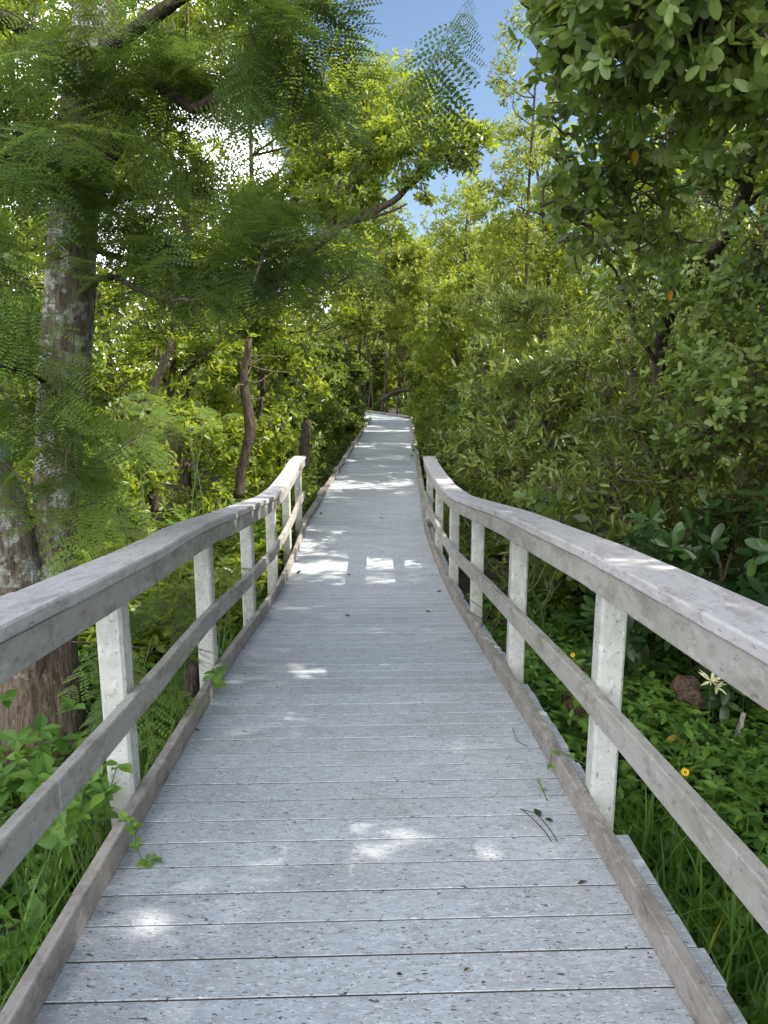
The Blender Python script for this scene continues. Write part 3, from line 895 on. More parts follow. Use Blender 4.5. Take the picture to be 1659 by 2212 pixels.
def frond_blob(b, rng, c, rad, n, length=0.24, out=(0, 0, 0), tshift=0.0, tm=FR, sprays=None):
    """fronds grow from a few twig lines through the blob and arch outwards"""
    c = np.asarray(c, float); rad = np.broadcast_to(np.asarray(rad, float), (3,))
    if n < 1: return
    m = max(1, n // 7)
    o = ball(rng, m, 0.45) * rad
    for i in range(m):
        cc = c + o[i]
        ax_ = unit(o[i] / rad.max() * 0.6 + np.asarray(out) + rng.normal(0, 0.45, 3) + np.array([0, 0, -0.05]))
        k = 7
        s_ = rng.uniform(-0.12, 0.16, k)
        pos = cc + ax_ * s_[:, None]
        side = unit(np.cross(ax_, [0, 0, 1.0]))
        sg = np.where(np.arange(k) % 2 == 0, 1, -1)
        d = ax_ * rng.uniform(0.3, 1.0, (k, 1)) + side * (sg * rng.uniform(0.4, 1.0, k))[:, None] + np.array([0, 0, 1.0]) * rng.uniform(-0.45, 0.25, (k, 1))
        nr = np.array([0, 0, 1.0]) + rng.normal(0, 0.28, (k, 3))
        ti = np.clip(0.38 + tshift + rng.normal(0, 0.10) + rng.normal(0, 0.10, k), 0, 0.94)
        L = length * rng.uniform(0.7, 1.2, k)
        w_ = rng.integers(0, len(tm), k)
        for j in range(len(tm)):
            q = w_ == j
            stamp(b, tm[j], pos[q], d[q], nr[q], L[q], L[q], ti[q])
        if n > 6: b.tube(smooth_path([cc - ax_ * 0.22 + rng.normal(0, .03, 3), cc - ax_ * 0.08 + rng.normal(0, .012, 3), cc + ax_ * 0.04, cc + ax_ * 0.17 + rng.normal(0, .015, 3)], 8), np.linspace(0.0032, 0.001, 8), 4, mat=1)


def blobs_to_crown(parent, off, L, name='crown', mat='pinnate', tm=FR):
    b = MB()
    for (px, py, Y, rp, n, ts, *rest) in L:
        t = Y / 0.98 / FPX
        rx, ry = (rp if isinstance(rp, tuple) else (rp, rp))
        frond_blob(b, rng, P(px, py, Y) - off, (rx * t, 0.32 + 0.4 * rx * t, ry * t), n, length=rest[0] if rest else 0.24, tshift=ts, tm=tm)
    return b.build(name, [M[mat], M['twig']], parent, tint=True)


TREE1 = [  # photo px, distance, radius px, fronds, tint
    (60, 110, 3.6, (120, 110), 54, -0.06), (-40, 280, 3.5, (110, 120), 39, 0.01), (60, 330, 3.3, (90, 70), 35, 0.04), (95, 30, 3.3, (80, 60), 26, 0.08),
    (130, 130, 3.4, (45, 70), 8, 0.11),
    (330, 80, 3.7, (110, 90), 55, -0.09), (430, 180, 3.8, (110, 70), 30, -0.02), (320, 260, 3.9, (100, 70), 28, 0.01), (470, 60, 3.5, (90, 60), 37, -0.12),
    (165, 335, 3.2, (80, 45), 21, 0.18), (110, 372, 3.3, (130, 45), 23, 0.14), (290, 400, 3.7, (100, 60), 28, 0.11), (400, 330, 3.9, (80, 50), 19, 0.06),
    (300, 480, 3.6, (80, 45), 27, 0.13), (390, 480, 3.6, (110, 50), 28, 0.04), (480, 535, 3.6, (100, 45), 27, 0.10), (590, 535, 3.5, (80, 38), 46, 0.11), (680, 505, 3.5, (40, 22), 14, 0.26),
    (420, 600, 3.4, (110, 38), 20, 0.11), (350, 560, 3.5, (70, 45), 20, 0.11), (545, 595, 3.6, (50, 22), 7, 0.16), (330, 670, 3.3, (60, 40), 8, 0.16),
    (-95, 450, 3.2, (60, 70), 26, 0.11), (-40, 620, 3.0, (80, 80), 26, 0.16), (-95, 720, 3.0, (50, 50), 15, 0.21), (-25, 885, 3.0, (70, 70), 17, -0.16), (0, 940, 2.9, (70, 50), 20, -0.09),
    (600, 100, 3.3, (95, 45), 34, -0.16), (660, 50, 3.2, (80, 40), 15, -0.19), (640, 180, 3.4, (60, 30), 17, -0.14), (560, 10, 3.2, (80, 40), 27, -0.14), (705, 115, 3.3, (40, 30), 10, -0.09),
    (845, 0, 2.9, (80, 16), 0, -0.04), (945, -22, 2.9, (50, 14), 0, -0.09), (1000, 60, 2.9, (10, 24), 3, -0.04),
    (175, 800, 3.3, (28, 28), 7, 0.76), (125, 935, 3.1, (40, 20), 7, 0.95), (210, 925, 3.3, (35, 25), 7, 0.71), (40, 1020, 3.0, (60, 28), 14, 0.06), (50, 1070, 3.0, (30, 24), 5, 0.06),  # brightest sprigs: tint raised to stand in for sunlight on them
    (165, 1075, 3.1, (40, 28), 8, 0.81), (205, 1100, 3.1, (32, 20), 6, 0.88), (210, 1020, 3.3, (50, 32), 10, 0.21),  # sunlight tinted into the two bright sprigs here as well
    (500, 470, 3.5, (60, 30), 26, 0.00), (470, 590, 3.4, (70, 30), 24, 0.00), (620, 570, 3.4, (50, 28), 20, 0.05), (250, 560, 3.6, (50, 30), 20, 0.00),
]
blobs_to_crown(big, TB, TREE1)

# feathery seedlings and regrowth growing up between the posts
for k, (px, py, Y, rp, n, ts, lab) in enumerate([
    (300, 1385, 3.35, (40, 45), 22, 0.25, 'feathery seedling with bright fronds just behind the first white post on the trunk side'),
    (370, 1300, 4.6, (75, 60), 60, 0.05, 'mid-green feathery seedling clump seen through the railing between two white posts'),
    (455, 1262, 4.2, (28, 18), 6, 0.2, 'small feathery sprig touching the second white post beside the trunk-side railing'),
    (300, 930, 6.6, (90, 45), 60, 0.15, 'feathery sapling in the sunlit undergrowth behind the forked trunk'),
    (410, 910, 7.4, (60, 45), 40, 0.2, 'taller feathery sapling left of the broken snag'),
    (250, 1150, 4.4, (70, 25), 26, 0.15, 'feathery sapling leaning over the cap board beside the big trunk'),
]):
    c = P(px, py, Y); z0 = float(ground_z(c[0], c[1])); o_ = np.array([c[0], c[1], z0])
    t = tag(empty('feathery_seedling', o_), lab, 'seedling', 'feathery seedlings')
    blobs_to_crown(t, o_, [(px, py, Y, rp, n, ts, 0.2)], 'leaves', tm=FRS)
    b = MB()
    for q in range(3):
        b.tube(smooth_path([(rng.normal(0, .05), rng.normal(0, .05), -0.03), (rng.normal(0, .04), rng.normal(0, .04), (c[2] - z0) * .5), (rng.normal(0, .08), rng.normal(0, .08), c[2] - z0)], 8), np.linspace(.007, .003, 8), 5)
    b.build('stem', M['stem'], t)

# ------------------------------------------------------------------ left side trees
make_tree('mangrove_tree', 'broad-leaved mangrove filling the gap behind the forked trunk, leaves in rosettes', 'tree', (-4.3, 8.0), 4.2, 1.5, 'mangrove', 13000, 0, 101, n=16, z0=0.5, rc=(0.45, 0.8), scale=1.45, tshift=0.25)
make_tree('buttonwood_tree', 'sunlit buttonwood between the forked trunk and the broken snag', 'tree', (-2.95, 9.4), 4.0, 1.15, 'buttonwood', 11000, 0, 102, n=16, z0=0.7, rc=(0.35, 0.62), scale=1.4, tshift=0.28, lean=(0.5, 0), trunk_r=0.085)
make_tree('buttonwood_tree', 'bright yellow-green buttonwood crowding behind the broken snag', 'tree', (-1.95, 11.6), 4.1, 0.95, 'buttonwood', 13000, 0, 103, n=18, z0=0.8, rc=(0.35, 0.6), scale=1.45, tshift=0.34)
make_tree('buttonwood_tree', 'low sunlit buttonwood at the undergrowth edge between trunk and railing end', 'tree', (-3.0, 7.4), 2.0, 0.9, 'buttonwood', 6000, 0, 104, n=10, z0=0.3, rc=(0.3, 0.5), scale=1.3, tshift=0.30, trunk_r=0.04)

# arching tree over the walk
A0 = (-3.1, 11.6)
Ya = 11.3
arch = [(P(px, py, Ya + dy), r * 1.15) for px, py, dy, r in [(700, 440, .2, .42), (760, 400, 0, .40), (800, 340, .3, .45), (850, 300, .1, .42), (900, 330, -.1, .36), (950, 310, 0, .36), (1000, 290, .2, .30), (1040, 300, .1, .22),
        (745, 310, .6, .5), (690, 340, .9, .5), (640, 420, .6, .5), (600, 480, .5, .5), (870, 390, -.2, .16), (920, 420, -.2, .14), (680, 260, 1.0, .45), (1000, 340, 0, .24), (800, 250, .8, .4), (560, 420, .8, .45)]]
at = make_tree('buttonwood_tree', 'buttonwood with dark branch arching across the walk under the sky gap', 'tree', A0, 6, 1, 'buttonwood', 17000, 0, 105, clumps=arch, trunk_r=0.10, tshift=0.10, scale=1.3, spine=[[P(px, py, Ya) for px, py in [(560, 640), (650, 560), (710, 508), (775, 468), (850, 432), (900, 385), (925, 362), (1000, 320)]], [P(px, py, Ya + .1) for px, py in [(715, 505), (725, 440), (742, 360), (745, 310), (800, 270)]]])
b = MB(); o_ = np.array(at.location)
zb_ = smooth_path([P(px, py, Ya) - o_ for px, py in [(560, 640), (650, 560), (710, 508), (775, 468), (850, 432), (900, 385), (925, 362)]], 24)
b.tube(zb_ + rng.normal(0, .012, zb_.shape), np.linspace(.085, .03, 24), 8, rough=.07, rng=rng)
b.tube(smooth_path([P(px, py, Ya) - o_ for px, py in [(740, 488), (800, 470), (850, 455), (880, 440)]], 10), np.linspace(.03, .01, 10), 6)
b.tube(smooth_path([P(px, py, Ya + .1) - o_ for px, py in [(715, 505), (725, 440), (742, 360), (745, 310)]], 10), np.linspace(.05, .015, 10), 6)
b.build('branch', M['bark'], at, smooth=True)

tall = [(P(px, py, 15 + dy), r) for px, py, dy, r in [(860, 215, 0, .75), (800, 190, .5, .8), (900, 260, 0, .6), (830, 280, .3, .8), (750, 230, .8, .9), (700, 160, 1, .9), (770, 330, .6, .8), (880, 200, .2, .45), (680, 280, .8, .9), (720, 400, .5, .8), (640, 330, 1.2, .8), (650, 480, 1, .8), (700, 560, .5, .8), (640, 600, .3, .8), (700, 660, 0, .7), (790, 450, .8, .6), (850, 490, 1.0, .55), (760, 540, .6, .65)]]
make_tree('buttonwood_tree', 'tall bright buttonwood whose top stands against the blue sky gap', 'tree', (-2.6, 15.2), 8, 1, 'buttonwood', 19000, 1, 106, clumps=tall, trunk_r=0.11, tshift=0.22, scale=1.35)

for k, (x, y_, h, rad, kind, ts, sc, cnt, lab) in enumerate([
    (-5.6, 12.5, 9.2, 2.0, 'buttonwood', 0.30, 1.5, 15000, 'tall yellow-green tree showing right of the forked trunk near the photo top'),
    (-7.6, 10.5, 8.6, 2.0, 'buttonwood', 0.18, 1.5, 13000, 'tall tree behind the far left fronds'),
    (-4.3, 17.5, 5.6, 1.7, 'fine', 0.20, 2.0, 12000, 'mid-height pale tree below the white sky patch left of the arching branch'),
    (-3.2, 21.5, 7.2, 1.5, 'fine', 0.15, 2.2, 10000, 'slender tree behind the tall bright buttonwood'),
    (-5.6, 26.0, 8.5, 2.2, 'fine', 0.10, 2.6, 10000, 'far tree on the trunk side, hazy between nearer crowns'),
    (-9.5, 17.0, 9.5, 2.6, 'buttonwood', 0.20, 2.2, 11000, 'wide far tree behind the left fronds'),
]):
    make_tree('mangrove_tree', lab, 'tree', (x, y_), h, rad, kind, cnt, 1, 120 + k, n=20, z0=0.8, rc=(0.6, 1.05), scale=sc, tshift=ts, trunk_r=0.11)

fill = [(P(px, py, 11.5 + dy), r) for px, py, dy, r in [(300, 40, 0, .7), (390, 10, .3, .7), (470, 70, .2, .65), (240, 150, 0, .6), (340, 160, .3, .6), (560, 40, .5, .6), (630, 0, .6, .6), (590, 130, .6, .55), (420, 190, .6, .45), (300, 260, .2, .6), (330, 360, 0, .6), (620, 240, .8, .45), (250, 380, 0, .6), (380, 430, .3, .5), (365, 265, .1, .36), (60, 190, .2, .5), (140, 110, 0, .5), (20, 40, .2, .5), (110, 280, .1, .5), (30, 340, .2, .55), (200, 40, 0, .5), (450, 335, .1, .36)]]
make_tree('buttonwood_tree', 'bright buttonwood glimpsed through the feathery fronds left of the white sky patch', 'tree', (-4.7, 11.6), 9, 1, 'buttonwood', 21000, 1, 108, clumps=fill, trunk_r=0.08, tshift=0.25, scale=1.35)
lean = [(P(px, py, 25 + dy), r) for px, py, dy, r in [(770, 520, 0, 1.0), (840, 530, .5, 1.0), (890, 560, .3, .9), (760, 600, 0, 1.0), (820, 610, .5, 1.0), (900, 620, 1, .9), (935, 555, 1.5, .8), (780, 680, 0, .9), (850, 690, 1.5, .8)]]
make_tree('mangrove_tree', 'tree leaning over the far level stretch of the walk, its crown closing the tunnel', 'tree', (-2.4, 25.2), 8, 1, 'fine', 14000, 1, 107, clumps=lean, trunk_r=0.08, tshift=0.2, scale=2.2)
# dark low shrubs along the left kerb beyond the railing
for k, (x, y_, h, rad, ts, lab) in enumerate([
    (-1.85, 13.4, 1.7, 0.55, 0.02, 'dark shrub against the left kerb, first past the railing end'),
    (-1.95, 16.4, 3.0, 0.80, 0.08, 'rounded green shrub on the left kerb halfway to the bend'),
    (-1.75, 19.8, 3.3, 0.85, 0.05, 'taller dark shrub on the left kerb nearer the bend'),
    (-1.65, 23.6, 3.4, 0.90, 0.0, 'dark shrub leaning over the left kerb, last but one before the bend'),
    (-1.70, 27.2, 3.2, 0.90, 0.02, 'dark shrub at the inside corner of the bend'),
]):
    make_tree('kerbside_shrub', lab, 'shrub', (x, y_), h, rad, 'mangrove', 7000, 1, 140 + k, n=12, z0=0.1, rc=(0.35, 0.6), scale=1.0 + 0.25 * k, tshift=ts, trunk_r=0.035, crown='foliage', taper=0.3)

# broken snag and stakes
def snag(name, label, cat, pts, rad, seed, twigs=0, mat='bark'):
    r_ = np.random.default_rng(seed)
    pw = [np.asarray(p) for p in pts]
    o_ = pw[0].copy(); o_[2] = float(ground_z(o_[0], o_[1])) - .03
    t = tag(empty(name, o_), label, cat)
    b = MB()
    pp = smooth_path(np.column_stack([np.array([o_ - o_] + [p - o_ for p in pw[1:]]) if False else np.array([p - o_ for p in pw]), rad]), 22)
    a = np.linspace(0, 2 * pi, 12, endpoint=False)
    rings = pp[:, None, :3] + (pp[:, 3][:, None] * (1 + .08 * np.sin(3 * a[None] + 5 * np.linspace(0, 1, 22)[:, None]) + .05 * r_.normal(size=(22, 12))))[..., None] * np.stack([np.cos(a), np.sin(a), 0 * a], -1)[None]
    rings[-1, :, 2] += r_.uniform(-.05, .09, 12)          # splintered top
    b.sweep(rings)
    b.build('trunk', M[mat], t, smooth=True)
    for q in range(twigs):
        b = MB()
        k = r_.integers(4, 20); p0 = pp[k, :3]
        d = unit(np.array([r_.normal(), r_.normal() * .6, r_.uniform(-.2, .9)])); L = r_.uniform(.15, .5)
        b.tube(smooth_path([p0, p0 + d * L * .5 + r_.normal(0, .05, 3), p0 + d * L + r_.normal(0, .08, 3)], 6), np.linspace(.012, .004, 6), 5)
        b.build('branch', M['twig'], t)
    return t


Ys = 9.7
snag('dead_snag', 'dead broken snag with splintered top standing in the sunlit left thicket', 'dead tree', [P(515, 1075, Ys), P(522, 1010, Ys), P(540, 930, Ys), P(530, 850, Ys), P(528, 800, Ys), P(538, 745, Ys)], [.075, .066, .070, .060, .048, .04], 3, twigs=14)
snag('tree_stump', 'short reddish stump behind the end of the trunk-side railing', 'stump', [P(655, 1010, 11.6), P(658, 960, 11.6), P(664, 918, 11.6)], [.08, .075, .07], 4)
snag('tree_stump', 'small sawn stump in the grass at the second white post', 'stump', [P(412, 1500, 4.05), P(415, 1470, 4.05), P(418, 1452, 4.05)], [.045, .042, .04], 5)
snag('leaning_trunk', 'brown leaning trunk in the sunlit thicket right of the forked trunk', 'tree trunk', [P(290, 985, 8.6), P(312, 890, 8.6), P(340, 820, 8.6), P(372, 745, 8.6)], [.07, .06, .055, .04], 6, twigs=4)
snag('leaning_trunk', 'short dark trunk low in the undergrowth between leaning trunk and snag', 'tree trunk', [P(378, 1010, 8.8), P(374, 960, 8.8), P(368, 910, 8.8)], [.08, .075, .05], 7, twigs=3)

# ------------------------------------------------------------------ trees where the walk bends away
for k, (x, y_, h, rad, cnt, z0, ts, lab) in enumerate([
    (-1.0, 38.5, 8.6, 2.1, 11000, 1.6, 0.25, 'pale backlit tree at the end of the walk, above the bend'),
    (2.2, 36.0, 8.0, 2.0, 11000, 1.2, 0.10, 'tree behind the outer corner of the bend'),
    (4.6, 33.0, 8.2, 1.9, 8000, 1.5, 0.15, 'tree on the outer side just before the bend'),
    (-4.6, 37.0, 8.2, 2.2, 8000, 1.5, 0.10, 'tree on the inner side beyond the bend'),
    (0.6, 44.0, 10.0, 3.0, 14000, 0.8, 0.35, 'farthest yellow-lit crown closing the view above the bend'),
]):
    make_tree('mangrove_tree', lab, 'tree', (x, y_), h, rad, 'fine', cnt, 1, 160 + k, n=20, z0=z0, rc=(0.6, 1.0), scale=2.6, tshift=ts, trunk_r=0.09, stems=3)
r2 = np.random.default_rng(77)
for k, (px, ln_) in enumerate([(770, -8), (792, 10), (806, -3), (822, 14), (838, -6), (857, 4), (884, -12)]):
    c0 = P(px, 893, 36.3); c0[2] = -.4
    t = tag(empty('thin_sapling', c0), 'thin bare sapling trunk in the dark thicket behind the bend', 'sapling', 'thin saplings behind the bend')
    b = MB(); H = r2.uniform(4, 5.5)
    b.tube(smooth_path([(0, 0, 0), (ln_ * .02, 0, H * .35), (ln_ * .035 + r2.normal(0, .1), 0, H * .7), (ln_ * .06, 0, H)], 12), np.linspace(.075 if k % 3 == 0 else .045, .02, 12), 6)
    b.build('trunk', M['bark'], t)
    cb = MB(); crown_mesh(cb, r2, [((ln_ * .06, 0, H + .1), .7), ((ln_ * .05 + .4, 0, H - .5), .5)], 'fine', 700, 1, 2.2)
    cb.build('crown', M['fine'], t, tint=True)
c0 = P(826, 862, 33.5)
t = tag(empty('fallen_tree', c0), 'dark fallen trunk slanting across behind the bend', 'fallen trunk')
b = MB(); b.tube(smooth_path([P(822, 864, 34) - c0, P(850, 848, 34) - c0, P(880, 843, 34) - c0, P(906, 846, 34) - c0], 12) , np.linspace(.10, .06, 12), 7, rough=.06, rng=r2)
b.build('trunk', M['bark'], t)
for k, (x, y_, h, rad, lab) in enumerate([(0.2, 38.9, 3.8, 1.6, 'low dark shrub behind the far kerb of the bend, nearer its middle'), (2.2, 33.6, 3.4, 1.1, 'low dark shrub outside the corner of the bend'), (-2.6, 40.8, 4.0, 1.8, 'low shrub behind the far kerb where the walk leaves the view')]):
    make_tree('kerbside_shrub', lab, 'shrub', (x, y_), h, rad, 'mangrove', 10000, 1, 180 + k, n=14, z0=0.0, rc=(0.5, 0.75), scale=2.0, tshift=-0.05, trunk_r=0.03, crown='foliage', taper=0.3)

# ------------------------------------------------------------------ right side
# near tree with big oval leaves; trunk leans out over the thicket
RB = P(1418, 900, 7.2); RB[2] = float(ground_z(RB[0], RB[1])) - .05
rt = tag(empty('broad_leaf_tree', RB), 'near tree with large oval leaves hanging over the creeper side of the walk', 'tree')


def rrel(p): return P(*p) - RB


def rwood(name, pts, r0, r1, n=24, sides=10):
    b = MB(); pp = smooth_path([rrel(p) if len(p) == 3 and p[0] > 20 else np.asarray(p, float) for p in pts], n)
    b.tube(pp + rng.normal(0, .006, pp.shape), np.linspace(r0, r1, n), sides, rough=.05, rng=rng)
    return b.build(name, M['bark'], rt, smooth=True)


rwood('trunk', [(0, 0, -.1), (1416, 980, 7.2), (1420, 860, 7.2), (1428, 770, 7.2), (1440, 690, 7.0), (1500, 590, 6.6), (1580, 490, 6.0), (1612, 400, 5.4), (1640, 260, 4.7), (1670, 60, 4.1), (1690, -150, 3.8)], .066, .042, 36)
rwood('branch', [(1424, 790, 7.2), (1395, 745, 7.1), (1370, 690, 7.0), (1345, 620, 6.8), (1310, 560, 6.5), (1280, 510, 6.2)], .024, .008)
rwood('branch', [(1445, 690, 7.0), (1455, 600, 7.0), (1440, 520, 7.0), (1435, 420, 7.0)], .024, .008)
rwood('branch', [(1640, 260, 4.7), (1560, 200, 4.2), (1440, 150, 3.8), (1300, 110, 3.5), (1190, 90, 3.3)], .022, .006)
rwood('branch', [(1612, 400, 5.4), (1500, 330, 4.9), (1400, 330, 4.6), (1300, 370, 4.3), (1220, 410, 4.1)], .016, .005)
rwood('branch', [(1590, 470, 5.9), (1640, 420, 5.5), (1700, 400, 5.2)], .022, .008)
rwood('branch', [(1655, 180, 4.5), (1600, 60, 3.9), (1500, 0, 3.4), (1350, -60, 3.0)], .022, .006)
RC = [(1240, 60, 3.4, .24), (1340, 40, 3.3, .28), (1450, 60, 3.2, .32), (1560, 40, 3.1, .34), (1640, 90, 3.1, .32), (1520, 150, 3.4, .30), (1400, 150, 3.5, .28), (1300, 160, 3.7, .26), (1225, 150, 3.8, .18), (1190, 60, 3.7, .15),
      (1620, 200, 3.5, .26), (1680, 260, 3.6, .2), (1250, 250, 4.0, .22), (1340, 250, 4.1, .24), (1260, 390, 4.2, .26), (1340, 410, 4.3, .28), (1215, 350, 4.1, .16), (1400, 420, 4.6, .28), (1290, 480, 4.4, .24), (1190, 420, 4.1, .12), (1360, 520, 4.7, .26), (1230, 520, 4.8, .2),
      (1450, 500, 5.0, .30), (1370, 330, 4.4, .26), (1470, 270, 4.3, .26), (1560, 260, 4.0, .24), (1500, 380, 5.0, .28), (1570, 330, 4.8, .22), (1600, -80, 3.0, .4), (1430, -80, 3.0, .4), (1280, -60, 3.1, .3), (1170, -30, 3.4, .25), (1750, 100, 3.1, .45), (1800, 320, 3.8, .4),
      (1590, 900, 5.4, .42), (1500, 830, 6.0, .36), (1640, 800, 5.4, .40), (1560, 720, 6.0, .42), (1460, 600, 6.6, .40), (1640, 640, 5.8, .42), (1560, 600, 6.4, .36), (1380, 640, 6.8, .35), (1500, 940, 5.8, .3), (1660, 520, 5.6, .35)]
b = MB()
wood = MB()
LEAF['bigoval'] = (0.082, 0.46, 8, 0.06, 40, 88, 'mangrove')
for (px, py, Y, r) in RC:
    crown_mesh(b, rng, [(P(px, py, Y) - RB, r * 1.15)], 'mangrove', int((360 if 220 < py < 560 else 540) * (r / .3) ** 2), 4, 0.80, tshift=0.06 if py > 220 else 0.20, twigs=wood)
wood.build('branch', M['twig'], rt)
b.build('crown', M['oval'], rt, smooth=True, tint=True)
# two yellowed leaves caught in it
tl = leaf_template(3)
for px, py, Y, lab in [(1371, 342, 3.95, None), (1447, 640, 5.2, None)]:
    b = MB(); stamp(b, tl, (P(px, py - 20 * 4 / Y, Y) - RB)[None], np.array([[0.05, -.2, -1.0]]), np.array([[0.1, -1, .2]]), .085, .042, 0.7)
    o = b.build('yellow_leaf', M['yellowleaf'], rt, tint=True); o['label'] = 'single yellowed leaf'

# dense narrow-leaved thicket
for k, (x, y_, h, rad, cnt, sc, ts, lab) in enumerate([
    (1.75, 9.4, 2.75, 0.80, 12000, 1.4, 0.14, 'narrow-leaved bush rising just beyond the far end of the creeper-side railing'),
    (2.55, 6.3, 2.35, 0.85, 11000, 1.15, 0.12, 'olive narrow-leaved bush hiding the foot of the near broad-leaf tree'),
    (3.1, 8.7, 3.6, 1.05, 12000, 1.45, 0.16, 'narrow-leaved bush behind the leaning trunk of the broad-leaf tree'),
    (4.2, 8.2, 4.6, 1.2, 13000, 1.35, 0.12, 'narrow-leaved bush at the photo edge right of the leaning trunk'),
    (2.55, 12.2, 3.8, 1.1, 11000, 1.5, 0.16, 'narrow-leaved bush behind the nearer one, left of the forked brown trunk'),
    (1.95, 7.0, 1.5, 0.55, 5500, 1.2, 0.05, 'low twiggy bush leaning on the outer side of the creeper-side railing'),
]):
    make_tree('narrow_leaf_bush', lab, 'bush', (x, y_), h, rad, 'narrow', cnt, 0, 200 + k, n=18, z0=0.25, rc=(0.36, 0.62), scale=sc, tshift=ts, trunk_r=0.04, stems=4, crown='foliage', taper=0.35, bark='twig')
make_tree('glossy_shrub', 'dark glossy shrub with big pointed leaves behind the creeper-side cap board', 'shrub', (2.35, 5.1), 1.45, 0.75, 'dark', 2600, 4, 210, n=16, z0=0.25, rc=(0.28, 0.42), trunk_r=0.03, stems=3, crown='foliage', taper=0.2)
make_tree('glossy_shrub', 'dark glossy shrub farther right, at the photo edge', 'shrub', (3.2, 5.6), 1.5, 0.6, 'dark', 1200, 4, 211, n=10, z0=0.4, rc=(0.25, 0.4), trunk_r=0.03, stems=3, crown='foliage', taper=0.2)
make_tree('ovate_leaf_shrub', 'fresh green broad-leaved shrub peeping over the middle of the creeper-side cap board', 'shrub', (1.42, 6.2), 1.5, 0.30, 'mangrove', 420, 4, 212, n=7, z0=0.8, rc=(0.16, 0.26), scale=1.45, tshift=0.2, trunk_r=0.018, stems=2, crown='foliage', bark='stem')

for k, (x, y_, h, rad, kind, cnt, sc, ts, lab) in enumerate([
    (2.0, 18.5, 4.7, 1.15, 'buttonwood', 12000, 1.5, 0.35, 'bright sunlit bush overhanging the right kerb in mid distance'),
    (2.1, 23.5, 4.4, 1.2, 'buttonwood', 9000, 1.9, 0.2, 'bush behind the bright sunlit one, nearer the bend'),
    (2.3, 28.0, 4.2, 1.2, 'buttonwood', 8000, 2.2, 0.1, 'bush on the right kerb closest to the bend'),
    (1.55, 14.2, 1.7, 0.5, 'mangrove', 5000, 1.1, -0.05, 'low dark bush on the right kerb past the railing end'),
    (1.75, 16.6, 2.0, 0.55, 'mangrove', 5000, 1.3, -0.02, 'dark bush below the bright sunlit one'),
]):
    make_tree('kerbside_bush', lab, 'bush', (x, y_), h, rad, kind, cnt, 1, 220 + k, n=16, z0=0.2, rc=(0.4, 0.65), scale=sc, tshift=ts, trunk_r=0.05, stems=2, crown='foliage', taper=0.35)

fineC = [(P(px, py, 12.8 + dy), r) for px, py, dy, r in [(1090, 130, 0, .35), (1110, 200, 0, .35), (1080, 170, .2, .25), (1130, 270, .1, .35), (1150, 340, 0, .4), (1130, 420, .2, .45), (1170, 220, .3, .35), (1120, 60, 0, .4), (1150, 500, .2, .5), (1100, 560, .2, .5)]]
make_tree('slender_tree', 'slender dark-stemmed tree with sparse small leaves against the sky gap', 'tree', (2.42, 12.8), 7, 1, 'fine', 4200, 2, 230, clumps=fineC, trunk_r=0.05, scale=1.2, tshift=-0.15)
for k, (x, y_, h, rad, kind, cnt, sc, ts, lab) in enumerate([
    (3.05, 15.5, 7.2, 1.3, 'fine', 15000, 1.7, 0.28, 'tall fine-leaved sunny tree right of the sky gap'),
    (2.25, 21.5, 7.4, 1.2, 'fine', 11000, 2.1, 0.30, 'fine-leaved tree tapering up at the foot of the sky gap'),
    (3.4, 26.5, 7.4, 1.5, 'fine', 9000, 2.4, 0.2, 'far fine-leaved tree above the right-hand bushes'),
    (5.3, 11.0, 7.6, 1.6, 'buttonwood', 15000, 1.5, 0.35, 'sunny yellow-green tree behind the leaning trunk of the near tree'),
    (5.6, 15.5, 8.6, 1.9, 'buttonwood', 12000, 1.8, 0.25, 'tall tree behind the thicket on the creeper side'),
    (7.6, 11.0, 9.0, 2.0, 'buttonwood', 12000, 1.8, 0.2, 'tall tree at the far right edge behind the near leaves'),
    (6.6, 22.0, 9.0, 2.2, 'fine', 9000, 2.6, 0.2, 'far tall tree deep in the right-hand wood'),
]):
    make_tree('mangrove_tree', lab, 'tree', (x, y_), h, rad, kind, cnt, 1, 240 + k, n=20, z0=0.8, rc=(0.5, 0.9), scale=sc, tshift=ts, trunk_r=0.09)
for k, (x, y_, h, rad, kind, cnt, sc, ts, lab) in enumerate([
    (3.6, 18.5, 6.0, 1.2, 'buttonwood', 11000, 1.7, 0.2, 'tree rising directly behind the bright sunlit bush'),
    (4.0, 23.0, 6.5, 1.4, 'buttonwood', 10000, 2.0, 0.15, 'tree behind the bushes of the right kerb, two thirds of the way to the bend'),
    (4.2, 29.5, 7.0, 1.5, 'fine', 9000, 2.4, 0.15, 'tree behind the last right-hand bush before the bend'),
    (3.7, 10.4, 5.4, 1.2, 'buttonwood', 12000, 1.2, 0.2, 'leafy tree between the forked brown trunk and the tall sunny trees'),
    (4.6, 6.4, 6.2, 1.3, 'buttonwood', 20000, 1.2, 0.1, 'tree at the photo edge behind the glossy shrubs'),
    (5.6, 7.0, 7.8, 1.3, 'buttonwood', 11000, 1.4, 0.1, 'leafy tree outside the picture behind the one with the glossy shrubs'),  # unseen tree added to break up sun patches on the middle boards
    (4.0, 4.9, 7.8, 1.25, 'buttonwood', 24000, 1.4, 0.1, 'leafy tree just outside the picture beside the creeper bed'),  # unseen tree added to keep sun off the nearer boards
]):
    make_tree('mangrove_tree', lab, 'tree', (x, y_), h, rad, kind, cnt, 1, 270 + k, n=32, z0=0.7, rc=(0.45, 0.7), scale=sc, tshift=ts, trunk_r=0.07)
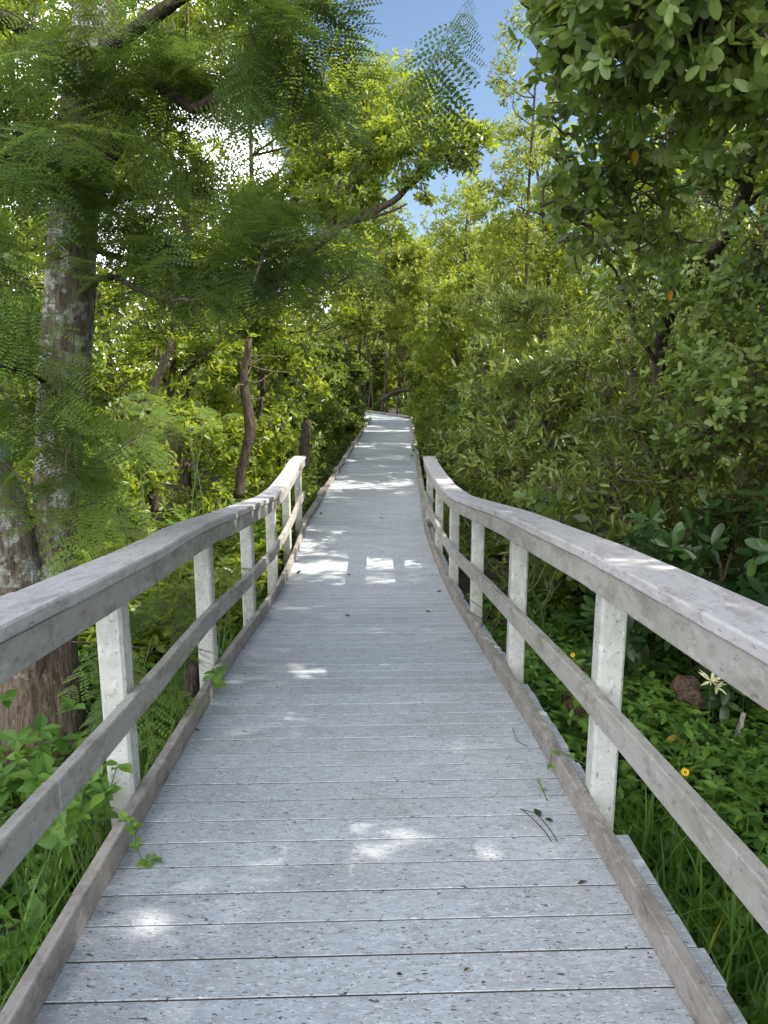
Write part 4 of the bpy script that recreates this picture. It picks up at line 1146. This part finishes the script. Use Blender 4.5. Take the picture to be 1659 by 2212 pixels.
# unseen trees added right of the walk's start to shade the deck
make_tree('mangrove_tree', 'leafy tree standing to the right of the walk start, outside the picture', 'tree', (4.4, 3.0), 8.6, 1.6, 'buttonwood', 30000, 1, 260, n=36, z0=0.8, rc=(0.55, 0.8), scale=1.6, trunk_r=0.09)
make_tree('mangrove_tree', 'second leafy tree to the right of the walk start, outside the picture', 'tree', (4.6, 0.6), 8.6, 1.6, 'buttonwood', 24000, 1, 261, n=36, z0=0.8, rc=(0.55, 0.8), scale=1.6, trunk_r=0.09)
make_tree('mangrove_tree', 'third leafy tree right of the walk start, behind the other two outside the picture', 'tree', (5.7, 2.0), 8.6, 1.5, 'buttonwood', 24000, 1, 262, n=32, z0=1.0, rc=(0.5, 0.75), scale=1.6, trunk_r=0.09)

# ------------------------------------------------------------------ ferns
def fern_frond_template():
    V, F, n = [], [], 0
    m = 15
    def rp(t): return np.array([t * (1 - 0.12 * t), 0, 0.10 * t - 0.42 * t * t])
    for i in range(m):
        t = 0.12 + 0.86 * i / (m - 1)
        q = rp(t); ax_ = unit(rp(t + .01) - rp(t - .01))
        L = 0.26 * math.sin(pi * (0.12 + 0.83 * t)) ** 0.7
        for s in (-1, 1):
            dr = unit(np.array([0, s, 0]) + ax_ * 0.55); wv = ax_ * L * 0.16
            V.extend([q, q + dr * L * .45 + wv + [0, 0, .01], q + dr * L + [0, 0, -.04 * L], q + dr * L * .45 - wv]); F.append((n, n + 3, n + 2, n + 1)); n += 4
    for i in range(6):
        p0, p1 = rp(i / 6), rp((i + 1) / 6)
        V.extend([p0 - [0, .006, 0], p0 + [0, .006, 0], p1 + [0, .005, 0], p1 - [0, .005, 0]]); F.append((n, n + 3, n + 2, n + 1)); n += 4
    return np.array(V), [np.array(F)]


FT = fern_frond_template()
def fern(label, loc, size, seed, n=10):
    r_ = np.random.default_rng(seed)
    o_ = np.array([loc[0], loc[1], float(ground_z(*loc))])
    t = tag(empty('fern', o_), label, 'fern', 'ferns by the trunk-side railing')
    for k in range(n):
        a = 2 * pi * k / n + r_.uniform(-.3, .3); el = R_(r_.uniform(35, 75))
        d = np.array([[cos(a) * cos(el), sin(a) * cos(el), sin(el)]]); nr = np.array([[-cos(a) * sin(el), -sin(a) * sin(el), cos(el)]])
        b = MB(); L = size * r_.uniform(.75, 1.1)
        stamp(b, FT, np.array([[r_.normal(0, .02), r_.normal(0, .02), 0.02]]), d, nr, L, L, float(np.clip(r_.normal(.45, .2), 0, 1)))
        b.build('frond', M['herb'], t, tint=True)
for k, (x, y_, s_, lab) in enumerate([(-1.85, 8.2, 1.0, 'leathery fern arching right behind the middle of the trunk-side cap board'), (-1.95, 8.9, 1.2, 'fern at the foot of the dead snag'), (-2.5, 8.0, 1.05, 'fern in the undergrowth left of the snag'), (-1.95, 9.7, 0.9, 'fern with upright fronds beside the end of the trunk-side railing'), (-2.9, 6.6, 0.8, 'small fern in front of the low sunlit buttonwood')]):
    fern(lab, (x, y_), s_, 300 + k)

# ------------------------------------------------------------------ undergrowth, creeper, grass (nobody could count these)
T3 = leaf_template(3, fold=.12); T0 = leaf_template(0)
def scatter(n, xr, yr, r_, avoid=True):
    x = r_.uniform(*xr, n); y_ = r_.uniform(*yr, n)
    k = np.abs(x - deck_x(y_)) > np.where(y_ < 10.2, 0.96, 0.90)
    return x[k], y_[k]


def herb_layer(name, label, n, xr, yr, hmax, length, wr, nl, seed, mat='herb', tm=T3, tiers=2, amin=60, amax=92, tshift=0.0, hill=None):
    r_ = np.random.default_rng(seed)
    x, y_ = scatter(n, xr, yr, r_)
    m = len(x)
    patch = 0.5 + 0.5 * np.sin(x * 2.3 + seed) * np.cos(y_ * 1.9 + seed * .7)
    h = hmax * (0.35 + 0.65 * patch) * r_.uniform(0.35, 1.0, m)
    if hill is not None: h = h * hill(x, y_)
    b = MB()
    g0 = ground_z(x, y_)
    for k in range(tiers):
        C = np.column_stack([x + r_.normal(0, .02, m), y_ + r_.normal(0, .02, m), g0 + h * (1 - 0.38 * k)])
        A = unit(np.array([0, 0, 1.0]) + r_.normal(0, .3, (m, 3)))
        ti = np.clip(.42 + tshift - .10 * k * 0 + .2 * (patch - .5) + r_.normal(0, .08, m), 0, 1)
        stamp(b, tm, *rosettes(r_, C, A, nl, length * (1 + .15 * k), wr, amin, amax, .012, ti, droop=.25))
    # stems
    q = r_.choice(m, size=min(m, 900), replace=False)
    w_ = .003
    V = np.zeros((len(q), 4, 3)); F = np.arange(len(q) * 4).reshape(-1, 4)
    V[:, 0] = np.column_stack([x[q] - w_, y_[q], g0[q] - .02]); V[:, 1] = np.column_stack([x[q] + w_, y_[q], g0[q] - .02])
    V[:, 2] = np.column_stack([x[q] + w_, y_[q], g0[q] + h[q]]); V[:, 3] = np.column_stack([x[q] - w_, y_[q], g0[q] + h[q]])
    b.add(V.reshape(-1, 3), F, 1)
    return tag(b.build(name, [M[mat], M['stem']], None, tint=True), label, 'ground cover', kind='stuff')


herb_layer('creeper_cover', 'dense green creeper with toothed leaves covering the ground behind the right railing', 7000, (0.85, 4.6), (0.4, 7.2), 0.44, 0.070, 0.50, 5, 401, tshift=.1)
herb_layer('undergrowth', 'leafy green undergrowth behind the left railing', 3600, (-4.4, -0.9), (0.6, 7.5), 0.42, 0.078, 0.55, 5, 402, tshift=0.02)
herb_layer('sunlit_undergrowth', 'sunlit broad-leaved undergrowth under the left-hand trees', 3200, (-5.0, -1.2), (5.6, 10.5), 0.95, 0.10, 0.40, 6, 403, mat='buttonwood', tm=T0, amin=45, tshift=.2)
herb_layer('forest_floor_cover', 'low leafy cover on the floor of the wood', 5200, (-11, 11), (7.0, 42), 0.55, 0.15, 0.42, 6, 404, mat='mangrove', tm=leaf_template(1), amin=40)
herb_layer('open_scrub', 'low scrub on the open ground at the start of the walk', 2600, (-12, 12), (-12, 1.0), 0.35, 0.16, 0.45, 5, 405, mat='herb', tm=leaf_template(1), amin=40)


def grass(name, label, n, spots, seed, lmin=.22, lmax=.58, wdt=.0075):
    r_ = np.random.default_rng(seed)
    spots = np.asarray(spots, float)
    w_ = r_.integers(0, len(spots), n)
    x = spots[w_, 0] + r_.normal(0, 1, n) * spots[w_, 2]; y_ = spots[w_, 1] + r_.normal(0, 1, n) * spots[w_, 3]
    k = np.abs(x - deck_x(y_)) > 0.93
    x, y_ = x[k], y_[k]; n = len(x)
    a = r_.uniform(0, 2 * pi, n); L = r_.uniform(lmin, lmax, n); bend = r_.uniform(.15, .95, n)
    sd_ = np.column_stack([-np.sin(a), np.cos(a), 0 * a]); dr = np.column_stack([np.cos(a), np.sin(a), 0 * a])
    S = 5
    V = np.zeros((n, S, 2, 3))
    for i, t in enumerate(np.linspace(0, 1, S)):
        th = bend * t * 1.5
        hz = L * (1 - np.cos(th)) / (bend * 1.5) ; vz = L * np.sin(th) / (bend * 1.5)
        c = np.column_stack([x, y_, ground_z(x, y_) - .02 + vz]) + dr * hz[:, None]
        wv = sd_ * (wdt * r_.uniform(.7, 1.3) * (1 - t ** 2 * .97))
        V[:, i, 0] = c - wv; V[:, i, 1] = c + wv
    base_ = (np.arange(n) * S * 2)[:, None]
    F = np.concatenate([base_ + np.array([[2 * i, 2 * i + 1, 2 * i + 3, 2 * i + 2]]) for i in range(S - 1)], 0)
    b = MB(); b.add(V.reshape(-1, 3), F, 0, np.repeat(np.clip(r_.normal(.45, .2, n), 0, 1), S * 2))
    return tag(b.build(name, M['grass'], None, tint=True), label, 'grass', kind='stuff')


grass('grass', 'long green grass blades beside the right edge of the boardwalk', 1500, [(1.15, 1.4, .14, .3), (1.25, 2.1, .15, .3), (1.15, 2.9, .12, .3), (1.5, 1.2, .3, .3), (1.7, 2.0, .3, .3), (1.1, .8, .12, .3)], 410)
grass('grass', 'long green grass blades beside the left edge of the boardwalk', 1700, [(-1.15, 1.2, .14, .3), (-1.2, 1.9, .14, .3), (-1.2, 2.8, .12, .3), (-1.25, 3.4, .14, .3), (-1.2, 4.2, .12, .3), (-1.4, 1.5, .25, .3), (-1.3, 5.4, .15, .5)], 411)

r_ = np.random.default_rng(420)
x, y_ = scatter(9000, (-9, 9), (-1, 40), r_)
b = MB(); m = len(x)
stamp(b, leaf_template(1), np.column_stack([x, y_, ground_z(x, y_) + .02]), np.column_stack([r_.normal(size=(m, 2)), r_.normal(0, .15, m)]), np.array([0, 0, 1.0]) + r_.normal(0, .3, (m, 3)), r_.uniform(.06, .12, m), r_.uniform(.03, .05, m), r_.uniform(0, 1, m))
tag(b.build('leaf_litter', M['litter'], None, tint=True), 'brown dead leaves lying on the forest floor', 'leaf litter', kind='stuff')

# far-off wood closing the horizon
r_ = np.random.default_rng(430)
n = 90000
th = r_.uniform(0, 2 * pi, n); rr = r_.uniform(46, 64, n)
zt = 8.0 + 1.8 * np.sin(th * 13) + 1.2 * np.sin(th * 29 + 2)
back = np.cos(th) < -.1
zt = np.where(back, zt * .62, zt)
z = -.4 + zt * r_.uniform(0, 1, n) ** .8
pos = np.column_stack([rr * np.sin(th), rr * np.cos(th) + 2, z])
b = MB(); stamp(b, leaf_template(1), pos, r_.normal(size=(n, 3)), np.column_stack([-np.sin(th), -np.cos(th), .6 + 0 * th]) + r_.normal(0, .6, (n, 3)), r_.uniform(.4, .8, n), r_.uniform(.3, .5, n), np.clip(r_.normal(.5, .2, n), 0, 1))
tag(b.build('far_wood', M['fine'], None, tint=True), 'far-off wood closing the view all round', 'wood', kind='stuff')

# ------------------------------------------------------------------ small things
def rough_lump(name, label, cat, c, size, seed, mat='rock'):
    r_ = np.random.default_rng(seed)
    nu, nv = 22, 14
    u = np.linspace(0, 2 * pi, nu, endpoint=False); v = np.linspace(-.5 * pi, .5 * pi, nv)
    dirs = np.stack([np.cos(v)[:, None] * np.cos(u)[None], np.cos(v)[:, None] * np.sin(u)[None], np.repeat(np.sin(v)[:, None], nu, 1)], -1)
    f = 1 + .0 * dirs[..., 0]
    for k in range(9):
        w_ = r_.normal(size=3) * (1.6 + .8 * k); f = f + .16 / (1 + .28 * k) * np.sin(dirs @ w_ + r_.uniform(0, 6))
    f[0] = f[0].mean(); f[-1] = f[-1].mean()
    pts = dirs * f[..., None] * np.array(size)
    b = MB(); b.sweep(pts, cap=True)
    o = b.build(name, M[mat], None, smooth=True); o.location = c
    return tag(o, label, cat)


def onground(px, py, h=0.0, it=6):
    """world point on the ground (plus h) seen at a photo pixel"""
    Y = 4.0
    for _ in range(60):
        p = P(px, py, Y); gz_ = float(ground_z(p[0], p[1])) + h
        q = P(px, py, 1.0) - np.array([0, 0, CAM_Z])
        Y = Y + .5 * ((gz_ - CAM_Z) / q[2] - Y)
    return P(px, py, Y)


c = onground(1238, 1545, .16); rough_lump('root_stump', 'rough brown root stump beside the first right-hand white post', 'stump', c, (.10, .12, .20), 501)
c = onground(1485, 1512, .22); rough_lump('root_stump', 'brown lump of dead root rising from the creeper', 'stump', c, (.10, .10, .11), 502)
c = onground(1345, 1500, .16); rough_lump('root_stump', 'half-buried brown root just right of the first right-hand white post', 'stump', c, (.08, .09, .11), 503)
c = onground(1598, 1575, .2)
b = MB(); b.tube(smooth_path([(-.02, 0, -.10), (0, 0, .0), (.02, .01, .10)], 6), [.016, .018, .02, .02, .018, .014], 7, rough=.12, rng=rng)
o = b.build('bleached_stick', M['bleached']); o.location = c; tag(o, 'white bleached stick end poking out of the creeper', 'stick')


def daisy(px, py, h, label, pet='petal', size=.019):
    c = onground(px, py, h); z0 = float(ground_z(c[0], c[1]))
    t = tag(empty('yellow_flower', (c[0], c[1], z0)), label, 'flower', 'small flowers in the creeper')
    top = np.array([0, 0, c[2] - z0])
    b = MB(); b.tube(smooth_path([(0.02, .03, 0), (.01, .02, top[2] * .5), top - [0, 0, .004]], 6), .0018, 5); b.build('stem', M['stem'], t)
    n = 11
    a = np.arange(n) * 2 * pi / n
    ax_ = unit(np.array([-.15, -.75, .65])); u = unit(np.cross(ax_, [1, 0, 0])); v = np.cross(ax_, u)
    d = np.cos(a)[:, None] * u + np.sin(a)[:, None] * v
    b = MB(); stamp(b, leaf_template(2, curl=.08), top + d * size * .25, d + ax_ * .12, np.repeat(ax_[None], n, 0), size * .85, size * .42, .5); b.build('petals', M[pet], t)
    b = MB(); k = 10; aa = np.arange(k) * 2 * pi / k
    rings = [[top + ax_ * hh + rr_ * (np.cos(q) * u + np.sin(q) * v) for q in aa] for hh, rr_ in ((.0, size * .36), (.004, size * .32), (.006, size * .15))]
    b.sweep(np.array(rings)); b.build('flower_disc', M['disc'], t)
daisy(1480, 1668, .42, 'yellow daisy-like flower in the creeper right of the first white post')
daisy(1237, 1415, .42, 'small yellow flower seen between the two nearest right-hand posts', size=.016)
daisy(1608, 1497, .40, 'orange flower at the photo edge above the creeper', 'orangepetal', .014)

# pale-leaved plant in the creeper
c = onground(1535, 1470, .45); z0 = float(ground_z(c[0], c[1]))
t = tag(empty('pale_leaf_plant', (c[0], c[1], z0)), 'plant with cream-white leaf tuft in the creeper', 'plant')
b = MB(); b.tube([(0, 0, 0), (.01, 0, (c[2] - z0) * .5), (0, 0, c[2] - z0)], .003, 5); b.build('stem', M['stem'], t)
b = MB(); stamp(b, T3, *rosettes(rng, np.array([[0, 0, c[2] - z0], [.03, -.02, c[2] - z0 - .03]]), np.array([[0, -.4, 1.0], [.3, -.5, .8]]), 9, .085, .25, 30, 85, .01)); b.build('leaves', M['cream'], t)

# fallen leaves on the boards
def ondeck(px, py, h=0.003):
    Y = 4.0
    q = P(px, py, 1.0) - np.array([0, 0, CAM_Z])
    for _ in range(80):
        Y = Y + .5 * ((float(deck_z(Y)) + h - CAM_Z) / q[2] - Y)
    return P(px, py, Y)


FL = [(432, 1576, .035, 'curled tan leaf lying against the left kerb', .95), (249, 1972, .016, 'tiny brown seed husk on the nearest boards at left', .8), (640, 1240, .07, 'dark dead leaf by the left kerb below the third post', .1), (1185, 1274, .0, '', 0),
      (930, 1322, .05, 'brown leaf near the right kerb in the dappled stretch', .3), (945, 1278, .06, 'dark curled leaf close to the right kerb in the dappled stretch', .15), (692, 1112, .07, 'reddish leaf at the left kerb where the ramp levels out', .5),
      (828, 1120, .05, 'small dark leaf in the middle of the level stretch', .1), (756, 1242, .05, 'small grey leaf on the dappled boards left of centre', .2), (757, 1331, .05, 'dark leaf scrap among the sun patches', .1), (886, 986, .09, 'dark leaf by the right kerb on the far level boards', .05),
      (1001, 2098, .018, 'dark red scrap on the nearest boards right of centre', .3), (1247, 1910, .03, 'thin dark leaf shred near the right kerb', .1), (870, 2105, .02, 'blackish scrap near the photo bottom', .0)]
for px, py, L, lab, ti in FL:
    if not lab: continue
    c = ondeck(px, py)
    b = MB(); a = rng.uniform(0, 2 * pi)
    stamp(b, leaf_template(3, curl=-.35, fold=.5), np.zeros((1, 3)), np.array([[cos(a), sin(a), .05]]), np.array([[0, 0, 1.0]]), L, L * .5, ti)
    o = b.build('fallen_leaf', M['litter'], None, tint=True); o.location = c
    tag(o, lab, 'leaf', 'fallen leaves on the boards')
# long needles and a green leaf near the right kerb
c = ondeck(1185, 1785)
for k, (pp, lab) in enumerate([([(1123, 1747), (1160, 1760), (1190, 1795), (1204, 1818)], 'long dry needle curving across the boards by the green leaf'), ([(1128, 1749), (1150, 1768), (1176, 1795), (1192, 1818)], 'shorter dry needle lying inside the curve of the longer one'), ([(1107, 1573), (1118, 1600), (1140, 1612)], 'fine curved stalk on the boards near the right kerb')]):
    w_ = [ondeck(px, py, .004) for px, py in pp]; o_ = w_[0]
    b = MB(); b.tube(smooth_path([p - o_ for p in w_], 14), .0014, 5); o = b.build('dry_needle', M['bark']); o.location = o_; tag(o, lab, 'needle', 'dry needles on the boards')
c = ondeck(1168, 1765)
b = MB(); stamp(b, T3, np.array([[0, 0, .004], [.012, -.012, .004]]), np.array([[-.3, .9, .12], [.6, -.5, .1]]), np.array([[0, 0, 1.0], [0, 0, 1.0]]), np.array([.05, .035]), np.array([.028, .02]), .1)
o = b.build('green_leaf', M['darkleaf'], None, tint=True); o.location = c; tag(o, 'pair of dark green leaves lying on the boards near the right kerb', 'leaf')


def sprig(label, pts, leaves, L, seed, hts, tint=.6):
    r_ = np.random.default_rng(seed)
    w_ = [ondeck(px, py, h) for (px, py), h in zip(pts, hts)]; o_ = w_[0]
    t = tag(empty('vine_sprig', o_), label, 'vine', 'vine sprigs on the kerbs')
    pp = smooth_path([p - o_ for p in w_], 16)
    b = MB(); b.tube(pp, .0016, 5); b.build('stem', M['stem'], t)
    b = MB()
    for k in leaves:
        C = pp[k][None] + [[0, 0, .004]]
        stamp(b, T3, *rosettes(r_, C, np.array([[0.1, -.2, 1.0]]), 5, L, .7, 65, 92, .004, np.array([tint]), droop=.1))
    b.build('leaves', M['herb'], t, tint=True)
sprig('bright vine sprig trailing over the left kerb onto the boards', [(255, 1775), (285, 1775), (292, 1825), (310, 1858), (338, 1856)], [2, 5, 8, 12, 15], .032, 601, [.18, .13, .06, .02, .012])
sprig('thin vine sprig creeping over the right kerb', [(1262, 1650), (1225, 1630), (1195, 1625), (1188, 1655)], [4, 9, 15], .022, 602, [.12, .12, .10, .03], .75)
sprig('little vine shoot lying on the boards beside the right kerb', [(1165, 1690), (1172, 1705), (1182, 1728)], [0, 8, 15], .018, 603, [.012, .008, .008], .8)
sprig('leafy weed shoot climbing over the left kerb at the second white post', [(462, 1500), (455, 1470), (470, 1455)], [6, 15], .07, 604, [.0, .10, .16], .55)
# leafy vine mound at the first left post
c = P(225, 1730, 2.35); z0 = float(ground_z(c[0], c[1])); o_ = np.array([c[0], c[1], z0])
t = tag(empty('lobed_vine', o_), 'lush lobed-leaf vine mounding against the first white post on the trunk side', 'vine')
b = MB(); C = np.array([c - o_] * 34) + np.clip(rng.normal(0, 1, (34, 3)), -1.4, 1.2) * [.07, .12, .08] + [-.06, 0, 0]
stamp(b, T3, *rosettes(rng, C, np.array([0.1, -.3, 1.0]) + rng.normal(0, .25, (34, 3)), 5, .058, .6, 55, 92, .01, np.full(34, .55))); b.build('leaves', M['herb'], t, tint=True)
b = MB()
for k in range(14): b.tube(smooth_path([(rng.normal(0, .06), rng.normal(0, .06), -.02), C[k] * .6 + rng.normal(0, .03, 3), C[k]], 6), .002, 4)
b.build('stem', M['stem'], t)
c = P(60, 1690, 2.6); z0 = float(ground_z(c[0], c[1])); o_ = np.array([c[0], c[1], z0])
t = tag(empty('lobed_vine', o_), 'lobed-leaf vine at the foot of the big trunk', 'vine')
b = MB(); C = np.array([c - o_] * 40) + rng.normal(0, 1, (40, 3)) * [.16, .14, .09]
stamp(b, T3, *rosettes(rng, C, np.array([0.1, -.3, 1.0]) + rng.normal(0, .25, (40, 3)), 5, .085, .55, 55, 92, .01, np.full(40, .45))); b.build('leaves', M['herb'], t, tint=True)
b = MB()
for k in range(14): b.tube(smooth_path([(rng.normal(0, .06), rng.normal(0, .06), -.02), C[k] * .6 + rng.normal(0, .03, 3), C[k]], 6), .002, 4)
b.build('stem', M['stem'], t)
# dead twigs piled by the third right post
c = P(1070, 1330, 5.2)
t = tag(empty('dead_brush', c), 'tangle of dead twigs lying over the right kerb at the third post', 'brush')
for k in range(9):
    b = MB(); d = unit(np.array([rng.normal(0, .8) - .1, rng.normal(0, .5), rng.uniform(-.25, .5)])); L = rng.uniform(.2, .5); p0 = rng.normal(0, .06, 3) + [.05, 0, 0]
    b.tube(smooth_path([p0 - d * L * .5, p0 + rng.normal(0, .03, 3), p0 + d * L * .5 + rng.normal(0, .04, 3)], 7), np.linspace(.005, .002, 7), 5); b.build('twig', M['bark'], t)


# ------------------------------------------------------------------ camera, light, world
cam_d = bpy.data.cameras.new('camera')
cam = bpy.data.objects.new('camera', cam_d); COL.objects.link(cam)
cam.location = (0, 0, CAM_Z)
cam.rotation_euler = (R_(90) - PITCH, 0, 0)
cam_d.sensor_fit = 'VERTICAL'; cam_d.sensor_height = 36.0
cam_d.lens = FPX / 2212 * 36.0
cam_d.clip_start = 0.05; cam_d.clip_end = 3000
scene.camera = cam

SUN_AZ, SUN_EL = R_(88), R_(44)      # clockwise from straight ahead
sd = bpy.data.lights.new('sun', 'SUN'); sd.energy = 4.8; sd.angle = R_(0.53); sd.color = (1.0, 0.93, 0.82)
so = bpy.data.objects.new('sun', sd); COL.objects.link(so)
so.rotation_euler = (R_(90) - SUN_EL, 0, -SUN_AZ + pi)
so.location = (20, 5, 30)
from mathutils import Vector
sv = Vector((sin(SUN_AZ) * cos(SUN_EL), cos(SUN_AZ) * cos(SUN_EL), sin(SUN_EL)))
so.rotation_euler = sv.to_track_quat('Z', 'Y').to_euler()

w = bpy.data.worlds.new('World'); scene.world = w; w.use_nodes = True
nt = w.node_tree; nd = nt.nodes; lk = nt.links; nd.clear()
sky = nd.new('ShaderNodeTexSky'); sky.sky_type = 'NISHITA'; sky.sun_disc = False
sky.sun_elevation = SUN_EL; sky.sun_rotation = SUN_AZ
sky.air_density = 1.0; sky.dust_density = 0.6; sky.ozone_density = 1.6
tc = nd.new('ShaderNodeTexCoord')
nz = nd.new('ShaderNodeTexNoise'); nz.inputs['Scale'].default_value = 4.2; nz.inputs['Detail'].default_value = 9; nz.inputs['Roughness'].default_value = 0.6
lk.new(tc.outputs['Generated'], nz.inputs['Vector'])
sep = nd.new('ShaderNodeSeparateXYZ'); lk.new(tc.outputs['Generated'], sep.inputs[0])


def wmath(op, a, b_=None, c=None):
    n = nd.new('ShaderNodeMath'); n.operation = op
    for i, v in enumerate((a, b_, c)):
        if v is None: continue
        if isinstance(v, (int, float)): n.inputs[i].default_value = v
        else: lk.new(v, n.inputs[i])
    return n.outputs[0]


def wblob(dirv, inner, outer):
    n = nd.new('ShaderNodeVectorMath'); n.operation = 'DOT_PRODUCT'
    lk.new(tc.outputs['Generated'], n.inputs[0]); n.inputs[1].default_value = dirv
    mr = nd.new('ShaderNodeMapRange'); mr.inputs['From Min'].default_value = outer; mr.inputs['From Max'].default_value = inner
    mr.interpolation_type = 'SMOOTHSTEP'
    lk.new(n.outputs['Value'], mr.inputs['Value'])
    return mr.outputs[0]


CLOUD = {'val': 23.0}
def pdir(px, py):
    q = P(px, py, 1.0) - np.array([0, 0, CAM_Z]); q = q / np.linalg.norm(q); return tuple(float(v) for v in q)
# unseen cloud bank behind the viewer added to light the deck; cloud off to the left; one small cloud low over the path
rear = wmath('MULTIPLY_ADD', sep.outputs[1], -0.42, 0.0)
lefty = wmath('MULTIPLY_ADD', sep.outputs[0], -0.22, -0.02)
dens = wmath('ADD', wmath('MULTIPLY_ADD', nz.outputs['Fac'], 2.0, -0.5), wmath('ADD', rear, lefty))
dens = wmath('ADD', dens, wmath('MULTIPLY', wblob(pdir(930, 425), 0.9998, 0.9965), 0.40))
dens = wmath('ADD', dens, wmath('MULTIPLY', wblob(pdir(380, 260), 0.975, 0.90), 0.80))
dens = wmath('SUBTRACT', dens, wmath('MULTIPLY', wblob(pdir(920, 150), 0.997, 0.965), 0.9))
mr = nd.new('ShaderNodeMapRange'); mr.interpolation_type = 'SMOOTHSTEP'
mr.inputs['From Min'].default_value = 0.55; mr.inputs['From Max'].default_value = 0.80
lk.new(dens, mr.inputs['Value'])
mixw = nd.new('ShaderNodeMixRGB'); mixw.inputs[2].default_value = (CLOUD['val'], CLOUD['val'], CLOUD['val'] * 1.02, 1)
lk.new(mr.outputs[0], mixw.inputs[0]); lk.new(sky.outputs[0], mixw.inputs[1])
bg = nd.new('ShaderNodeBackground'); bg.inputs['Strength'].default_value = 0.10
lk.new(mixw.outputs[0], bg.inputs['Color'])
wo = nd.new('ShaderNodeOutputWorld'); lk.new(bg.outputs[0], wo.inputs[0])

scene.view_settings.view_transform = 'Standard'
scene.view_settings.look = 'None'
scene.view_settings.exposure = 0.9
scene.view_settings.gamma = 1.0
cy = scene.cycles
cy.max_bounces = 4; cy.diffuse_bounces = 2; cy.glossy_bounces = 2; cy.transmission_bounces = 2; cy.transparent_max_bounces = 4
cy.sample_clamp_indirect = 6.0
cy.caustics_reflective = False; cy.caustics_refractive = False
cy.use_denoising = True
